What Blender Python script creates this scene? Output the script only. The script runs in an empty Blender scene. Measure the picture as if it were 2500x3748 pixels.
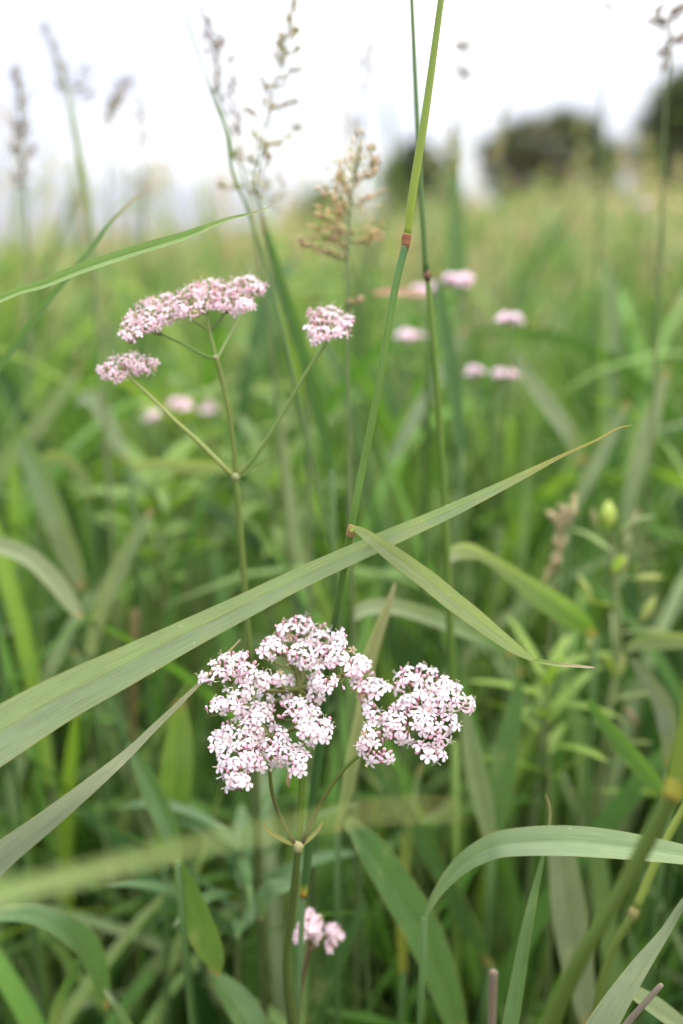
import bpy, math, random
import numpy as np
from mathutils import Vector, Matrix, Quaternion
random.seed(7)
rng = np.random.default_rng(11)
R = math.radians
sc = bpy.context.scene
col = sc.collection

# ------------------------------------------------------------------ camera
EYE = 1.15
PITCH = R(14.6)
cam_d = bpy.data.cameras.new('camera')
cam_d.sensor_fit = 'VERTICAL'
cam_d.sensor_height = 36.0
cam_d.sensor_width = 24.0
cam_d.lens = 35.0
cam_d.clip_start = 0.01
cam_d.clip_end = 3000
cam_d.dof.use_dof = True
FOCUS = 0.33
cam_d.dof.focus_distance = FOCUS
cam_d.dof.aperture_fstop = 3.9
cam = bpy.data.objects.new('camera', cam_d)
cam.location = (0, 0, EYE)
cam.rotation_euler = (R(90) - PITCH, 0, 0)
col.objects.link(cam)
sc.camera = cam

# ------------------------------------------------------------------ light
SUN_EL, SUN_AZ = R(62), R(-50)          # azimuth from +Y towards +X
w = bpy.data.worlds.new('World')
sc.world = w
w.use_nodes = True
nt = w.node_tree
nt.nodes.clear()
N = nt.nodes.new
LK = nt.links.new
out = N('ShaderNodeOutputWorld')
bg = N('ShaderNodeBackground')
bg.inputs['Strength'].default_value = 0.1
sky = N('ShaderNodeTexSky')
sky.sky_type = 'NISHITA'
sky.sun_disc = False
sky.sun_elevation = SUN_EL
sky.sun_rotation = SUN_AZ
tc = N('ShaderNodeTexCoord')
sep = N('ShaderNodeSeparateXYZ')
LK(tc.outputs['Generated'], sep.inputs[0])
# overcast sky: brighter towards the zenith, steeper than CIE to brighten leaf tops
zc = N('ShaderNodeMath'); zc.operation = 'MAXIMUM'; zc.inputs[1].default_value = 0.0
LK(sep.outputs['Z'], zc.inputs[0])
grad = N('ShaderNodeMath'); grad.operation = 'MULTIPLY_ADD'
grad.inputs[1].default_value = 31.0; grad.inputs[2].default_value = 7.4
LK(zc.outputs[0], grad.inputs[0])
noise = N('ShaderNodeTexNoise')
noise.inputs['Scale'].default_value = 2.3
noise.inputs['Detail'].default_value = 4.0
noise.inputs['Roughness'].default_value = 0.45
mp = N('ShaderNodeMapping')
mp.inputs['Location'].default_value = (0.35, 0.0, 0.5)
mp.inputs['Scale'].default_value = (1.0, 1.0, 2.6)
LK(tc.outputs['Generated'], mp.inputs[0])
LK(mp.outputs[0], noise.inputs['Vector'])
ramp = N('ShaderNodeValToRGB')
ramp.color_ramp.elements[0].position = 0.46
ramp.color_ramp.elements[0].color = (0.40, 0.42, 0.50, 1)
ramp.color_ramp.elements[1].position = 0.72
ramp.color_ramp.elements[1].color = (1.0, 0.975, 0.92, 1)
cov = N('ShaderNodeMath'); cov.operation = 'MULTIPLY_ADD'; cov.inputs[1].default_value = 0.42    # the cloud cover thins towards -X
LK(sep.outputs['X'], cov.inputs[0]); LK(noise.outputs[0], cov.inputs[2]); LK(cov.outputs[0], ramp.inputs[0])
cl = N('ShaderNodeVectorMath'); cl.operation = 'SCALE'
LK(ramp.outputs[0], cl.inputs[0]); LK(grad.outputs[0], cl.inputs['Scale'])
mixs = N('ShaderNodeMix'); mixs.data_type = 'RGBA'
mixs.inputs[0].default_value = 0.93
LK(sky.outputs[0], mixs.inputs[6]); LK(cl.outputs[0], mixs.inputs[7])
LK(mixs.outputs[2], bg.inputs['Color'])
LK(bg.outputs[0], out.inputs['Surface'])

sl = bpy.data.lights.new('sun', 'SUN')
sl.energy = 1.5
sl.angle = R(12)
sl.color = (1.0, 0.96, 0.9)
so = bpy.data.objects.new('sun', sl)
sd = Vector((math.sin(SUN_AZ) * math.cos(SUN_EL), math.cos(SUN_AZ) * math.cos(SUN_EL), math.sin(SUN_EL)))
so.rotation_euler = sd.to_track_quat('Z', 'Y').to_euler()
so.location = sd * 20
col.objects.link(so)

sc.view_settings.view_transform = 'Standard'
sc.view_settings.look = 'None'
sc.view_settings.gamma = 1
sc.view_settings.exposure = 1.1
sc.view_settings.use_curve_mapping = False
sc.cycles.max_bounces = 7
sc.cycles.diffuse_bounces = 4
sc.cycles.transmission_bounces = 4
sc.cycles.use_denoising = True

# ------------------------------------------------------------------ helpers
K = 36.0 / 3748 / 35.0
CP, SP = math.cos(PITCH), math.sin(PITCH)
DS = 0.0
def P(u, v, d):
    """a point seen at photo position u, v and d metres in front of the camera"""
    d = d + DS
    x = (u - 1250) * K * d
    yc = -(v - 1874) * K * d
    return Vector((x, d * CP + yc * SP, EYE - d * SP + yc * CP))
def proj(p):
    """inverse of P for an (n,3) array"""
    x = p[..., 0]; y = p[..., 1]; z = p[..., 2] - EYE
    d = y * CP - z * SP
    yc = y * SP + z * CP
    ds = np.where(np.abs(d) < 1e-4, 1e-4, d)
    return x / (ds * K) + 1250, 1874 - yc / (ds * K), d
def ground_z(x, y):
    x = np.asarray(x, float); y = np.asarray(y, float)
    s = np.clip((x / np.maximum(y, 1.0) + 0.30) / 0.6, 0, 1)
    s = s * s * (3 - 2 * s)
    rise = np.clip(y - 3, 0, 60) * 0.055
    return rise * s
def gz(x, y): return float(ground_z(x, y))

def mesh_obj(name, V, F, cols=None, uvs=None, mat=None, parent=None, smooth=True):
    """V world coordinates (n,3); F list/array of faces; cols (n,3) linear per vertex; uvs (n,2) per vertex"""
    V = np.asarray(V, dtype=np.float32)
    c = V.mean(axis=0) if len(V) else np.zeros(3)
    me = bpy.data.meshes.new(name)
    if isinstance(F, np.ndarray):
        k = F.shape[1]; nf = len(F)
        me.vertices.add(len(V)); me.vertices.foreach_set('co', (V - c).ravel())
        me.loops.add(nf * k); me.loops.foreach_set('vertex_index', F.astype(np.int32).ravel())
        me.polygons.add(nf); me.polygons.foreach_set('loop_start', np.arange(0, nf * k, k, dtype=np.int32))
        me.update(calc_edges=True)
    else:
        me.from_pydata((V - c).tolist(), [], F)
        me.update()
    if smooth: me.polygons.foreach_set('use_smooth', np.ones(len(me.polygons), dtype=bool))
    if cols is not None:
        a = me.color_attributes.new('Col', 'FLOAT_COLOR', 'POINT')
        cc = np.ones((len(V), 4), dtype=np.float32); cc[:, :3] = cols
        a.data.foreach_set('color', cc.ravel())
    if uvs is not None:
        ul = me.uv_layers.new(name='UVMap')
        li = np.empty(len(me.loops), dtype=np.int32); me.loops.foreach_get('vertex_index', li)
        ul.data.foreach_set('uv', np.asarray(uvs, dtype=np.float32)[li].ravel())
    if mat: me.materials.append(mat)
    o = bpy.data.objects.new(name, me)
    col.objects.link(o)
    place(o, c, parent)
    return o
WLOC = {}
def place(o, wloc, parent=None):
    wloc = Vector([float(q) for q in wloc])
    WLOC[o.name] = wloc
    if parent is not None:
        o.parent = parent
        o.location = wloc - WLOC[parent.name]
    else:
        o.location = wloc
def thing(name, label, cat, loc, group=None):
    o = bpy.data.objects.new(name, None)
    o.empty_display_size = 0.02
    col.objects.link(o)
    place(o, loc)
    tag(o, label, cat, group)
    return o
def tag(o, label=None, cat=None, group=None, kind=None):
    if label: o['label'] = label
    if cat: o['category'] = cat
    if group: o['group'] = group
    if kind: o['kind'] = kind
    return o

def spline(pts, n):
    """Catmull-Rom through rows of any width, n steps per span"""
    A = np.asarray(pts, float)
    if len(A) < 3:
        t = np.linspace(0, 1, n + 1)[:, None]
        return A[0] * (1 - t) + A[-1] * t
    E = np.vstack([2 * A[0] - A[1], A, 2 * A[-1] - A[-2]])
    o = []
    for i in range(1, len(E) - 2):
        p0, p1, p2, p3 = E[i - 1], E[i], E[i + 1], E[i + 2]
        m = n if i < len(E) - 3 else n + 1
        for j in range(m):
            t = j / n
            o.append(0.5 * ((2 * p1) + (-p0 + p2) * t + (2 * p0 - 5 * p1 + 4 * p2 - p3) * t * t + (-p0 + 3 * p1 - 3 * p2 + p3) * t ** 3))
    return np.array(o)

class Mb:
    def __init__(s): s.V = []; s.F = []; s.C = []; s.U = []
    def add(s, V, F, C, U=None):
        b = len(s.V)
        s.V.extend([tuple(v) for v in V]); s.F.extend([tuple(b + i for i in f) for f in F])
        C = np.asarray(C, float)
        s.C.extend([tuple(C)] * len(V) if C.ndim == 1 else [tuple(c) for c in C])
        s.U.extend([(0.5, 0.0)] * len(V) if U is None else [tuple(q) for q in U])
    def build(s, name, mat, parent=None):
        return mesh_obj(name, s.V, s.F, s.C, s.U, mat, parent)

def tube(mb, pts, rad, cols, sides=8, cap=True):
    """pts (n,3) world; rad scalar or (n,); cols (3,) or (n,3)"""
    pts = np.asarray(pts, float); n = len(pts)
    rad = np.broadcast_to(np.asarray(rad, float), (n,))
    cols = np.asarray(cols, float)
    if cols.ndim == 1: cols = np.tile(cols, (n, 1))
    V = []; C = []; U = []; F = []
    ref = None; L = 0
    for i in range(n):
        t = pts[min(i + 1, n - 1)] - pts[max(i - 1, 0)]
        t = t / (np.linalg.norm(t) + 1e-12)
        if ref is None:
            ref = np.cross(t, [0.31, 0.9, 0.2]); ref /= np.linalg.norm(ref)
        a = ref - t * ref.dot(t); a /= (np.linalg.norm(a) + 1e-12); ref = a
        b = np.cross(t, a)
        if i: L += np.linalg.norm(pts[i] - pts[i - 1])
        for k in range(sides):
            th = 2 * math.pi * k / sides
            V.append(pts[i] + rad[i] * (math.cos(th) * a + math.sin(th) * b)); C.append(cols[i]); U.append((abs(k / sides * 2 - 1) * 0.8 + .1, L))
    for i in range(n - 1):
        for k in range(sides):
            k2 = (k + 1) % sides
            F.append((i * sides + k, i * sides + k2, (i + 1) * sides + k2, (i + 1) * sides + k))
    if cap:
        F.append(tuple(range(sides))[::-1]); F.append(tuple((n - 1) * sides + k for k in range(sides)))
    mb.add(V, F, C, U)

# ------------------------------------------------------------------ materials
def new_mat(name):
    m = bpy.data.materials.new(name); m.use_nodes = True
    m.node_tree.nodes.clear()
    return m, m.node_tree.nodes.new, m.node_tree.links.new

def leaf_material(name, transl, rough, vein=0.16, vs=16, specks=True, spec=0.35, tr_tint=(1.15, 1.25, 0.55)):
    m, n, l = new_mat(name)
    o = n('ShaderNodeOutputMaterial')
    pr = n('ShaderNodeBsdfPrincipled')
    pr.inputs['Roughness'].default_value = rough
    pr.inputs['Specular IOR Level'].default_value = spec
    at = n('ShaderNodeAttribute'); at.attribute_name = 'Col'
    uv = n('ShaderNodeTexCoord')
    mp_ = n('ShaderNodeMapping'); mp_.inputs['Scale'].default_value = (vs, 6, 1)
    l(uv.outputs['UV'], mp_.inputs[0])
    nz = n('ShaderNodeTexNoise'); nz.inputs['Scale'].default_value = 1.0; nz.inputs['Detail'].default_value = 3
    l(mp_.outputs[0], nz.inputs['Vector'])
    nb = n('ShaderNodeTexNoise'); nb.inputs['Scale'].default_value = 60; nb.inputs['Detail'].default_value = 3
    l(uv.outputs['Object'], nb.inputs['Vector'])
    add = n('ShaderNodeMath'); add.operation = 'MULTIPLY_ADD'; add.inputs[1].default_value = 0.6
    l(nb.outputs[0], add.inputs[0]); l(nz.outputs[0], add.inputs[2])
    mr = n('ShaderNodeMapRange'); mr.inputs[1].default_value = 0.5; mr.inputs[2].default_value = 1.1
    mr.inputs[3].default_value = 1 - vein; mr.inputs[4].default_value = 1 + vein
    l(add.outputs[0], mr.inputs[0])
    sc1 = n('ShaderNodeVectorMath'); sc1.operation = 'SCALE'
    l(at.outputs['Color'], sc1.inputs[0]); l(mr.outputs[0], sc1.inputs['Scale'])
    base = sc1.outputs[0]
    if specks:      # yellowish worn patches
        bl = n('ShaderNodeMapRange'); bl.inputs[1].default_value = .60; bl.inputs[2].default_value = .72; bl.inputs[4].default_value = .45
        l(nb.outputs[0], bl.inputs[0])
        mb_ = n('ShaderNodeMix'); mb_.data_type = 'RGBA'; mb_.inputs[7].default_value = (.30, .29, .13, 1)
        l(bl.outputs[0], mb_.inputs[0]); l(sc1.outputs[0], mb_.inputs[6]); base = mb_.outputs[2]
    if specks:
        vo = n('ShaderNodeTexVoronoi'); vo.inputs['Scale'].default_value = 240
        l(uv.outputs['Object'], vo.inputs['Vector'])
        lt = n('ShaderNodeMath'); lt.operation = 'LESS_THAN'; lt.inputs[1].default_value = 0.10
        l(vo.outputs['Distance'], lt.inputs[0])
        sp = n('ShaderNodeSeparateColor'); l(vo.outputs['Color'], sp.inputs[0])
        gt = n('ShaderNodeMath'); gt.operation = 'GREATER_THAN'; gt.inputs[1].default_value = 0.72
        l(sp.outputs[0], gt.inputs[0])
        mu = n('ShaderNodeMath'); mu.operation = 'MULTIPLY'
        l(lt.outputs[0], mu.inputs[0]); l(gt.outputs[0], mu.inputs[1])
        mu2 = n('ShaderNodeMath'); mu2.operation = 'MULTIPLY'; mu2.inputs[1].default_value = 0.5
        l(mu.outputs[0], mu2.inputs[0])
        mx = n('ShaderNodeMix'); mx.data_type = 'RGBA'
        mx.inputs[7].default_value = (0.5, 0.52, 0.42, 1)
        l(mu2.outputs[0], mx.inputs[0]); l(base, mx.inputs[6])
        base = mx.outputs[2]
    l(base, pr.inputs['Base Color'])
    bp = n('ShaderNodeBump'); bp.inputs['Strength'].default_value = 0.35; bp.inputs['Distance'].default_value = 0.0004
    l(nz.outputs[0], bp.inputs['Height']); l(bp.outputs[0], pr.inputs['Normal'])
    if transl > 0:
        tr = n('ShaderNodeBsdfTranslucent')
        vm = n('ShaderNodeVectorMath'); vm.operation = 'MULTIPLY'; vm.inputs[1].default_value = tr_tint
        l(base, vm.inputs[0]); l(vm.outputs[0], tr.inputs['Color'])
        ms = n('ShaderNodeMixShader'); ms.inputs[0].default_value = transl
        l(pr.outputs[0], ms.inputs[1]); l(tr.outputs[0], ms.inputs[2])
        l(ms.outputs[0], o.inputs['Surface'])
    else:
        l(pr.outputs[0], o.inputs['Surface'])
    return m
M_BLADE = leaf_material('grass_blade', 0.42, 0.46, vein=.2, vs=30, spec=0.35)
M_STEM = leaf_material('green_stem', 0.18, 0.45, vein=0.12, specks=False, spec=.2)
M_DRY = leaf_material('dry_straw', 0.45, 0.8, vein=0.2, specks=False, spec=0.1, tr_tint=(1.1, 1.05, 0.8))
M_PETAL = leaf_material('petal', 0.35, 0.6, vein=0.03, specks=False, spec=0.15, tr_tint=(1.0, 0.93, 0.96))
M_BUD = leaf_material('pink_bud', 0.15, 0.4, vein=0.05, specks=False, spec=0.3, tr_tint=(1, .9, .95))
M_MEADOW = leaf_material('meadow_blade', 0.36, 0.6, vein=0.1, specks=False, spec=0.2)
M_CROWN = leaf_material('tree_leaf', 0.3, 0.6, vein=0.0, specks=False, spec=0.2)

def simple_mat(name, c1, c2, scale, rough=0.9):
    m, n, l = new_mat(name)
    o = n('ShaderNodeOutputMaterial'); pr = n('ShaderNodeBsdfPrincipled')
    pr.inputs['Roughness'].default_value = rough; pr.inputs['Specular IOR Level'].default_value = 0.15
    tcn = n('ShaderNodeTexCoord'); nz = n('ShaderNodeTexNoise'); nz.inputs['Scale'].default_value = scale; nz.inputs['Detail'].default_value = 6
    l(tcn.outputs['Object'], nz.inputs['Vector'])
    rp = n('ShaderNodeValToRGB'); rp.color_ramp.elements[0].position = .35; rp.color_ramp.elements[1].position = .65
    rp.color_ramp.elements[0].color = (*c1, 1); rp.color_ramp.elements[1].color = (*c2, 1)
    l(nz.outputs[0], rp.inputs[0]); l(rp.outputs[0], pr.inputs['Base Color'])
    bp = n('ShaderNodeBump'); bp.inputs['Strength'].default_value = .6; bp.inputs['Distance'].default_value = .02
    l(nz.outputs[0], bp.inputs['Height']); l(bp.outputs[0], pr.inputs['Normal'])
    l(pr.outputs[0], o.inputs['Surface'])
    return m
M_BARK = simple_mat('bark', (0.06, 0.05, 0.035), (0.14, 0.11, 0.08), 6)

# ------------------------------------------------------------------ ground
def make_ground():
    # a polar sheet: fine near the camera and out to the horizon
    rad = np.concatenate([[0.0], np.geomspace(0.4, 2200, 46)])
    na = 96
    V = [(0, 0, 0)]
    for r in rad[1:]:
        for a in range(na):
            th = 2 * math.pi * a / na
            x, y = r * math.cos(th), r * math.sin(th)
            z = gz(x, y) if y > 0 else 0.0
            z += 0.015 * math.sin(3.1 * x + 1) * math.cos(2.7 * y) * (1 if r < 30 else 0)
            V.append((x, y, z))
    F = [(0, 1 + a, 1 + (a + 1) % na) for a in range(na)]
    for i in range(len(rad) - 2):
        for a in range(na):
            a2 = (a + 1) % na
            F.append((1 + i * na + a, 1 + (i + 1) * na + a, 1 + (i + 1) * na + a2, 1 + i * na + a2))
    m, n, l = new_mat('meadow_soil')
    o = n('ShaderNodeOutputMaterial'); pr = n('ShaderNodeBsdfPrincipled'); pr.inputs['Roughness'].default_value = 0.95
    pr.inputs['Specular IOR Level'].default_value = 0.1
    t = n('ShaderNodeTexCoord'); nz = n('ShaderNodeTexNoise'); nz.inputs['Scale'].default_value = 9; nz.inputs['Detail'].default_value = 8
    l(t.outputs['Object'], nz.inputs['Vector'])
    rp = n('ShaderNodeValToRGB')
    rp.color_ramp.elements[0].position = .35; rp.color_ramp.elements[0].color = (0.016, 0.015, 0.008, 1)
    rp.color_ramp.elements[1].position = .6; rp.color_ramp.elements[1].color = (0.05, 0.075, 0.02, 1)
    l(nz.outputs[0], rp.inputs[0])
    ge = n('ShaderNodeVectorMath'); ge.operation = 'LENGTH'; l(t.outputs['Object'], ge.inputs[0])
    mr = n('ShaderNodeMapRange'); mr.inputs[1].default_value = 4; mr.inputs[2].default_value = 25
    l(ge.outputs['Value'], mr.inputs[0])
    mx = n('ShaderNodeMix'); mx.data_type = 'RGBA'; mx.inputs[7].default_value = (0.13, 0.16, 0.06, 1)
    l(mr.outputs[0], mx.inputs[0]); l(rp.outputs[0], mx.inputs[6]); l(mx.outputs[2], pr.inputs['Base Color'])
    bp = n('ShaderNodeBump'); bp.inputs['Strength'].default_value = .8; bp.inputs['Distance'].default_value = .03
    l(nz.outputs[0], bp.inputs['Height']); l(bp.outputs[0], pr.inputs['Normal'])
    l(pr.outputs[0], o.inputs['Surface'])
    me = bpy.data.meshes.new('ground'); me.from_pydata(V, [], F); me.update()
    me.polygons.foreach_set('use_smooth', np.ones(len(me.polygons), dtype=bool))
    me.materials.append(m)
    g = bpy.data.objects.new('ground', me); col.objects.link(g)
    g['kind'] = 'structure'; g['label'] = 'meadow ground running to the horizon'
make_ground()

# ------------------------------------------------------------------ trees far behind
def make_tree(label, d, lobes, trunk_u, n_leaf, cols, leaf=0.11, name='broadleaf_tree', cat='tree'):
    base = P(trunk_u, 850, d); base.z = gz(base.x, base.y) - 0.1
    t = thing(name, label, cat, base)
    mb = Mb()
    tops = [P(u, v, d + dd) for (u, v, ru, rv, dd) in lobes]
    zc_ = min(q.z for q in tops)
    fork = Vector((base.x, base.y, base.z + max(0.5, (zc_ - base.z) * 0.45)))
    tube(mb, spline([base, (base + fork) / 2 + Vector((.08, 0, 0)), fork], 3), [.22, .2, .19, .18, .17, .16, .16], (1, 1, 1), 8)
    mb.C = [(0.1, 0.08, 0.06)] * len(mb.V)
    mb.build('trunk', M_BARK, t)
    for q in tops:
        lm = Mb()
        mid = fork.lerp(q, .5) + Vector((random.uniform(-.2, .2), random.uniform(-.2, .2), -.1))
        pts = spline([fork, mid, q], 4)
        tube(lm, pts, np.linspace(.1, .02, len(pts)), (0.1, 0.08, 0.06), 6)
        lm.build('limb', M_BARK, t)
    # crown: leaf clumps over each lobe
    area = np.array([l_[2] * l_[3] for l_ in lobes], float); area /= area.sum()
    Cs = []; Sz = []
    for (u, v, ru, rv, dd), a in zip(lobes, area):
        c = np.array(P(u, v, d + dd)); rx = ru * K * d; rz = rv * K * d
        ncl = max(14, int(130 * a * 1.6))
        for _ in range(ncl):
            q = rng.normal(size=3); q /= np.linalg.norm(q); q *= rng.uniform(.45, 1.0) ** .5
            cc = c + q * [rx, rx * .8, rz]
            m_ = max(8, int(n_leaf * a / ncl))
            s = rng.uniform(.16, .36)
            Cs.append(cc + rng.normal(size=(m_, 3)) * [s, s, s * .6])
            base_c = np.array(random.choice(cols)) * rng.uniform(.75, 1.25)
            Sz.append(np.tile(base_c, (m_, 1)) * rng.uniform(.85, 1.15, (m_, 1)))
    C = np.concatenate(Cs); CC = np.concatenate(Sz); m_ = len(C)
    n1 = rng.normal(size=(m_, 3)); n1 /= np.linalg.norm(n1, axis=1, keepdims=True)
    n2 = np.cross(n1, rng.normal(size=(m_, 3))); n2 /= np.linalg.norm(n2, axis=1, keepdims=True)
    sz = rng.uniform(.6, 1.2, (m_, 1)) * leaf
    V = np.stack([C - n1 * sz, C + n2 * sz * .45, C + n1 * sz, C - n2 * sz * .45], 1).reshape(-1, 3)
    F = np.arange(m_ * 4).reshape(-1, 4)
    mesh_obj('crown', V, F, np.repeat(CC, 4, axis=0), np.tile([.5, .5], (m_ * 4, 1)), M_CROWN, t, smooth=False)
G = [(0.085, 0.105, 0.045), (0.07, 0.09, 0.035), (0.12, 0.125, 0.055), (0.14, 0.115, 0.06)]
make_tree('rounded olive green tree with gaps in its crown, right of the reed stems', 42,
          [(1835, 560, 40, 55, 0), (1885, 500, 42, 50, 1), (1935, 600, 46, 60, 0), (1950, 470, 36, 34, 0), (2010, 520, 44, 60, -1), (2065, 455, 50, 42, 0), (2115, 520, 46, 60, 1), (2175, 560, 42, 60, 0),
           (2150, 470, 40, 38, 0), (2235, 590, 40, 60, 0), (1790, 560, 30, 44, 0), (1850, 690, 50, 55, 1), (2020, 650, 60, 55, 0), (2110, 640, 44, 50, 0), (2200, 660, 36, 60, 0), (1930, 740, 60, 50, 0), (2090, 750, 90, 50, 0), (1800, 640, 26, 34, 0)], 2010, 12000, G, leaf=.15)
make_tree('tall dark tree cut off by the right edge of the picture', 34,
          [(2480, 390, 100, 120, 0), (2410, 500, 90, 110, 1), (2560, 360, 110, 120, 0), (2480, 620, 100, 110, 0), (2380, 660, 60, 70, 0), (2650, 420, 120, 170, 0)],
          2540, 22000, [(0.06, 0.08, 0.035), (0.08, 0.095, 0.04), (0.11, 0.105, 0.05)])
make_tree('dark green bush behind the tall reed stem, between its stem and the sky gap', 38,
          [(1465, 670, 50, 80, 0), (1530, 610, 60, 80, 0), (1600, 660, 50, 80, 0), (1640, 760, 40, 50, 0), (1500, 790, 110, 60, 0)], 1540, 15000,
          [(0.07, 0.09, 0.045), (0.055, 0.075, 0.035)], name='bush', cat='bush')
make_tree('low dark bush on the horizon left of the brownish grass head', 46,
          [(1150, 780, 45, 60, 0), (1200, 760, 45, 70, 0), (1100, 810, 70, 35, 0)], 1160, 7000,
          [(0.06, 0.085, 0.045), (0.05, 0.07, 0.035)], name='bush', cat='bush')

# ------------------------------------------------------------------ the mass of meadow grass (stuff)
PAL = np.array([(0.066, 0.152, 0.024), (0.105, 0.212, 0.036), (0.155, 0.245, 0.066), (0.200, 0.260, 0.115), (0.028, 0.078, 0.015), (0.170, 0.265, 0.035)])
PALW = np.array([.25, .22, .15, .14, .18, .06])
def leaf_mass(b, az, e0, curl, ln, wd, colr, S, roll=0.5, across=3):
    """many arching blades as one vertex soup; b (L,3)"""
    L = len(b); t = np.linspace(0, 1, S + 1)
    e = e0[:, None] - curl[:, None] * t[None, :] ** 1.3
    ds = ln[:, None] / S
    r = np.concatenate([np.zeros((L, 1)), np.cumsum(np.cos(e[:, :-1]) * ds, 1)], 1)
    z = np.concatenate([np.zeros((L, 1)), np.cumsum(np.sin(e[:, :-1]) * ds, 1)], 1)
    ca, sa = np.cos(az)[:, None], np.sin(az)[:, None]
    C = np.stack([b[:, 0:1] + r * ca, b[:, 1:2] + r * sa, b[:, 2:3] + z], -1)
    side0 = np.stack([-sa + 0 * r, ca + 0 * r, 0 * r], -1)
    nrm = np.stack([-np.sin(e) * ca, -np.sin(e) * sa, np.cos(e)], -1)
    ro = rng.normal(size=(L, 1, 1)) * roll + rng.normal(size=(L, 1, 1)) * .5 * t[None, :, None]
    side = side0 * np.cos(ro) + nrm * np.sin(ro)
    nn = nrm * np.cos(ro) - side0 * np.sin(ro)
    prof = np.clip(t, .02, 1) ** .28 * (1 - t) ** .62
    prof = prof / prof.max()
    hw = (wd[:, None] * .5 * prof[None, :])[..., None]
    hw = np.maximum(hw, 1e-4)
    rows = np.stack([C - side * hw, C - nn * hw * .3, C + side * hw], 2)       # L,S+1,3,3
    V = rows.reshape(-1, 3)
    base = (np.arange(L) * (S + 1) * 3)[:, None, None]
    i = np.arange(S)[None, :, None]; k = np.arange(2)[None, None, :]
    a = base + i * 3 + k
    F = np.stack([a, a + 1, a + 4, a + 3], -1).reshape(-1, 4)
    cc = np.repeat(colr[:, None, :], S + 1, 1)
    tipc = np.array([.22, .2, .09])
    cc = cc * (1 - .35 * (t[None, :, None] > .93)) + tipc * .35 * (t[None, :, None] > .93)
    cols = np.repeat(cc[:, :, None, :], 3, 2).reshape(-1, 3)
    uu = np.stack(np.broadcast_arrays(np.array([0, .5, 1.])[None, None, :], (t[None, :, None] * ln[:, None, None])), -1).reshape(-1, 2)
    return C, V, F, cols, uu
def filt(C, V, F, cols, uu, keep, S):
    """keep only the blades flagged"""
    L = len(keep); vp = (S + 1) * 3; fp = S * 2
    idx = np.nonzero(keep)[0]
    V = V.reshape(L, vp, 3)[idx].reshape(-1, 3); cols = cols.reshape(L, vp, 3)[idx].reshape(-1, 3); uu = uu.reshape(L, vp, 2)[idx].reshape(-1, 2)
    F0 = F.reshape(L, fp, 4)[idx] - (idx * vp)[:, None, None] + (np.arange(len(idx)) * vp)[:, None, None]
    return V, F0.reshape(-1, 4), cols, uu
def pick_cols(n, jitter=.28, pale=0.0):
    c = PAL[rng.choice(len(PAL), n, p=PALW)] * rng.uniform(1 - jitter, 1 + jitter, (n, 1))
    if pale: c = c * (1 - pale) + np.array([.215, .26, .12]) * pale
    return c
def clear_ok(C, sky_keep=.1, sky_v=900):
    """blades must stay out of the cleared space around the subjects"""
    u, v, d = proj(C)
    infr = (u > -250) & (u < 2750) & (v > -300) & (v < 4100) & (d > -.05)
    thr = np.interp(v, [800, 1000, 1900, 2700, 3748], [1.0, 0.72, .52, .46, .44])
    bad = (infr & (d < thr)).any(1)
    near = ((np.abs(C[..., 0]) < .12) & (C[..., 1] < .3) & (C[..., 2] > .75)).any(1) | ((C[..., 1] < .42) & (C[..., 2] > .8) & (np.abs(C[..., 0]) < .35)).any(1)
    hi = (infr & (v < sky_v)).any(1)
    rnd = rng.random(len(C))
    vhi = (infr & (v < 430)).any(1)
    line = np.interp(u, [0, 1250, 2500], [870, 790, 670])
    bad = bad | ((infr & (v < line)).any(1) & (rng.random(len(C)) < .72))
    bad = bad | (vhi & (rng.random(len(C)) < .97))
    return ~bad & ~near & ~(hi & (rnd > sky_keep))
def scatter(n, y0, y1, half0, slope, power=1.0):
    y = y0 + (y1 - y0) * rng.random(n) ** power
    x = (rng.random(n) * 2 - 1) * (half0 + slope * y)
    return x, y

parts = []
def shoots(n, y0, y1, half0, slope, hmin, hmax, nl, S, wmin, wmax, power=1.0, pale=0, sky_keep=.1, lmin=.3, lmax=.55):
    x, y = scatter(n, y0, y1, half0, slope, power)
    h = rng.uniform(hmin, hmax, n); lean = rng.normal(size=(n, 2)) * .06
    reps = np.repeat(np.arange(n), nl)
    f = np.tile(np.linspace(.12, .92, nl), n) + rng.normal(size=n * nl) * .04
    hh = h[reps] * f
    b = np.stack([x[reps] + lean[reps, 0] * hh, y[reps] + lean[reps, 1] * hh, ground_z(x, y)[reps] + hh], 1)
    L = len(b)
    az = rng.uniform(0, 2 * math.pi, L)
    e0 = R(1) * rng.uniform(64, 87, L)
    curl = .12 + 2.1 * rng.random(L) ** 1.3
    ln = rng.uniform(lmin, lmax, L) * np.interp(f, [0, 1], [1, .8])
    wd = rng.uniform(wmin, wmax, L)
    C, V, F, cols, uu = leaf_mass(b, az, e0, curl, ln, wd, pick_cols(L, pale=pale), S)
    keep = clear_ok(C, sky_keep)
    parts.append(filt(C, V, F, cols, uu, keep, S))
    # stems: narrow upright ribbons, two crossed per shoot
    for q in range(2):
        b2 = np.stack([x, y, ground_z(x, y)], 1)
        C, V, F, cols, uu = leaf_mass(b2, np.arctan2(lean[:, 1], lean[:, 0]) + q * 1.57, np.full(n, R(86)), np.full(n, .1), h, rng.uniform(.003, .005, n), pick_cols(n, pale=pale), 4, roll=.1)
        keep = clear_ok(C, sky_keep)
        parts.append(filt(C, V, F, cols, uu, keep, 4))
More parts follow.
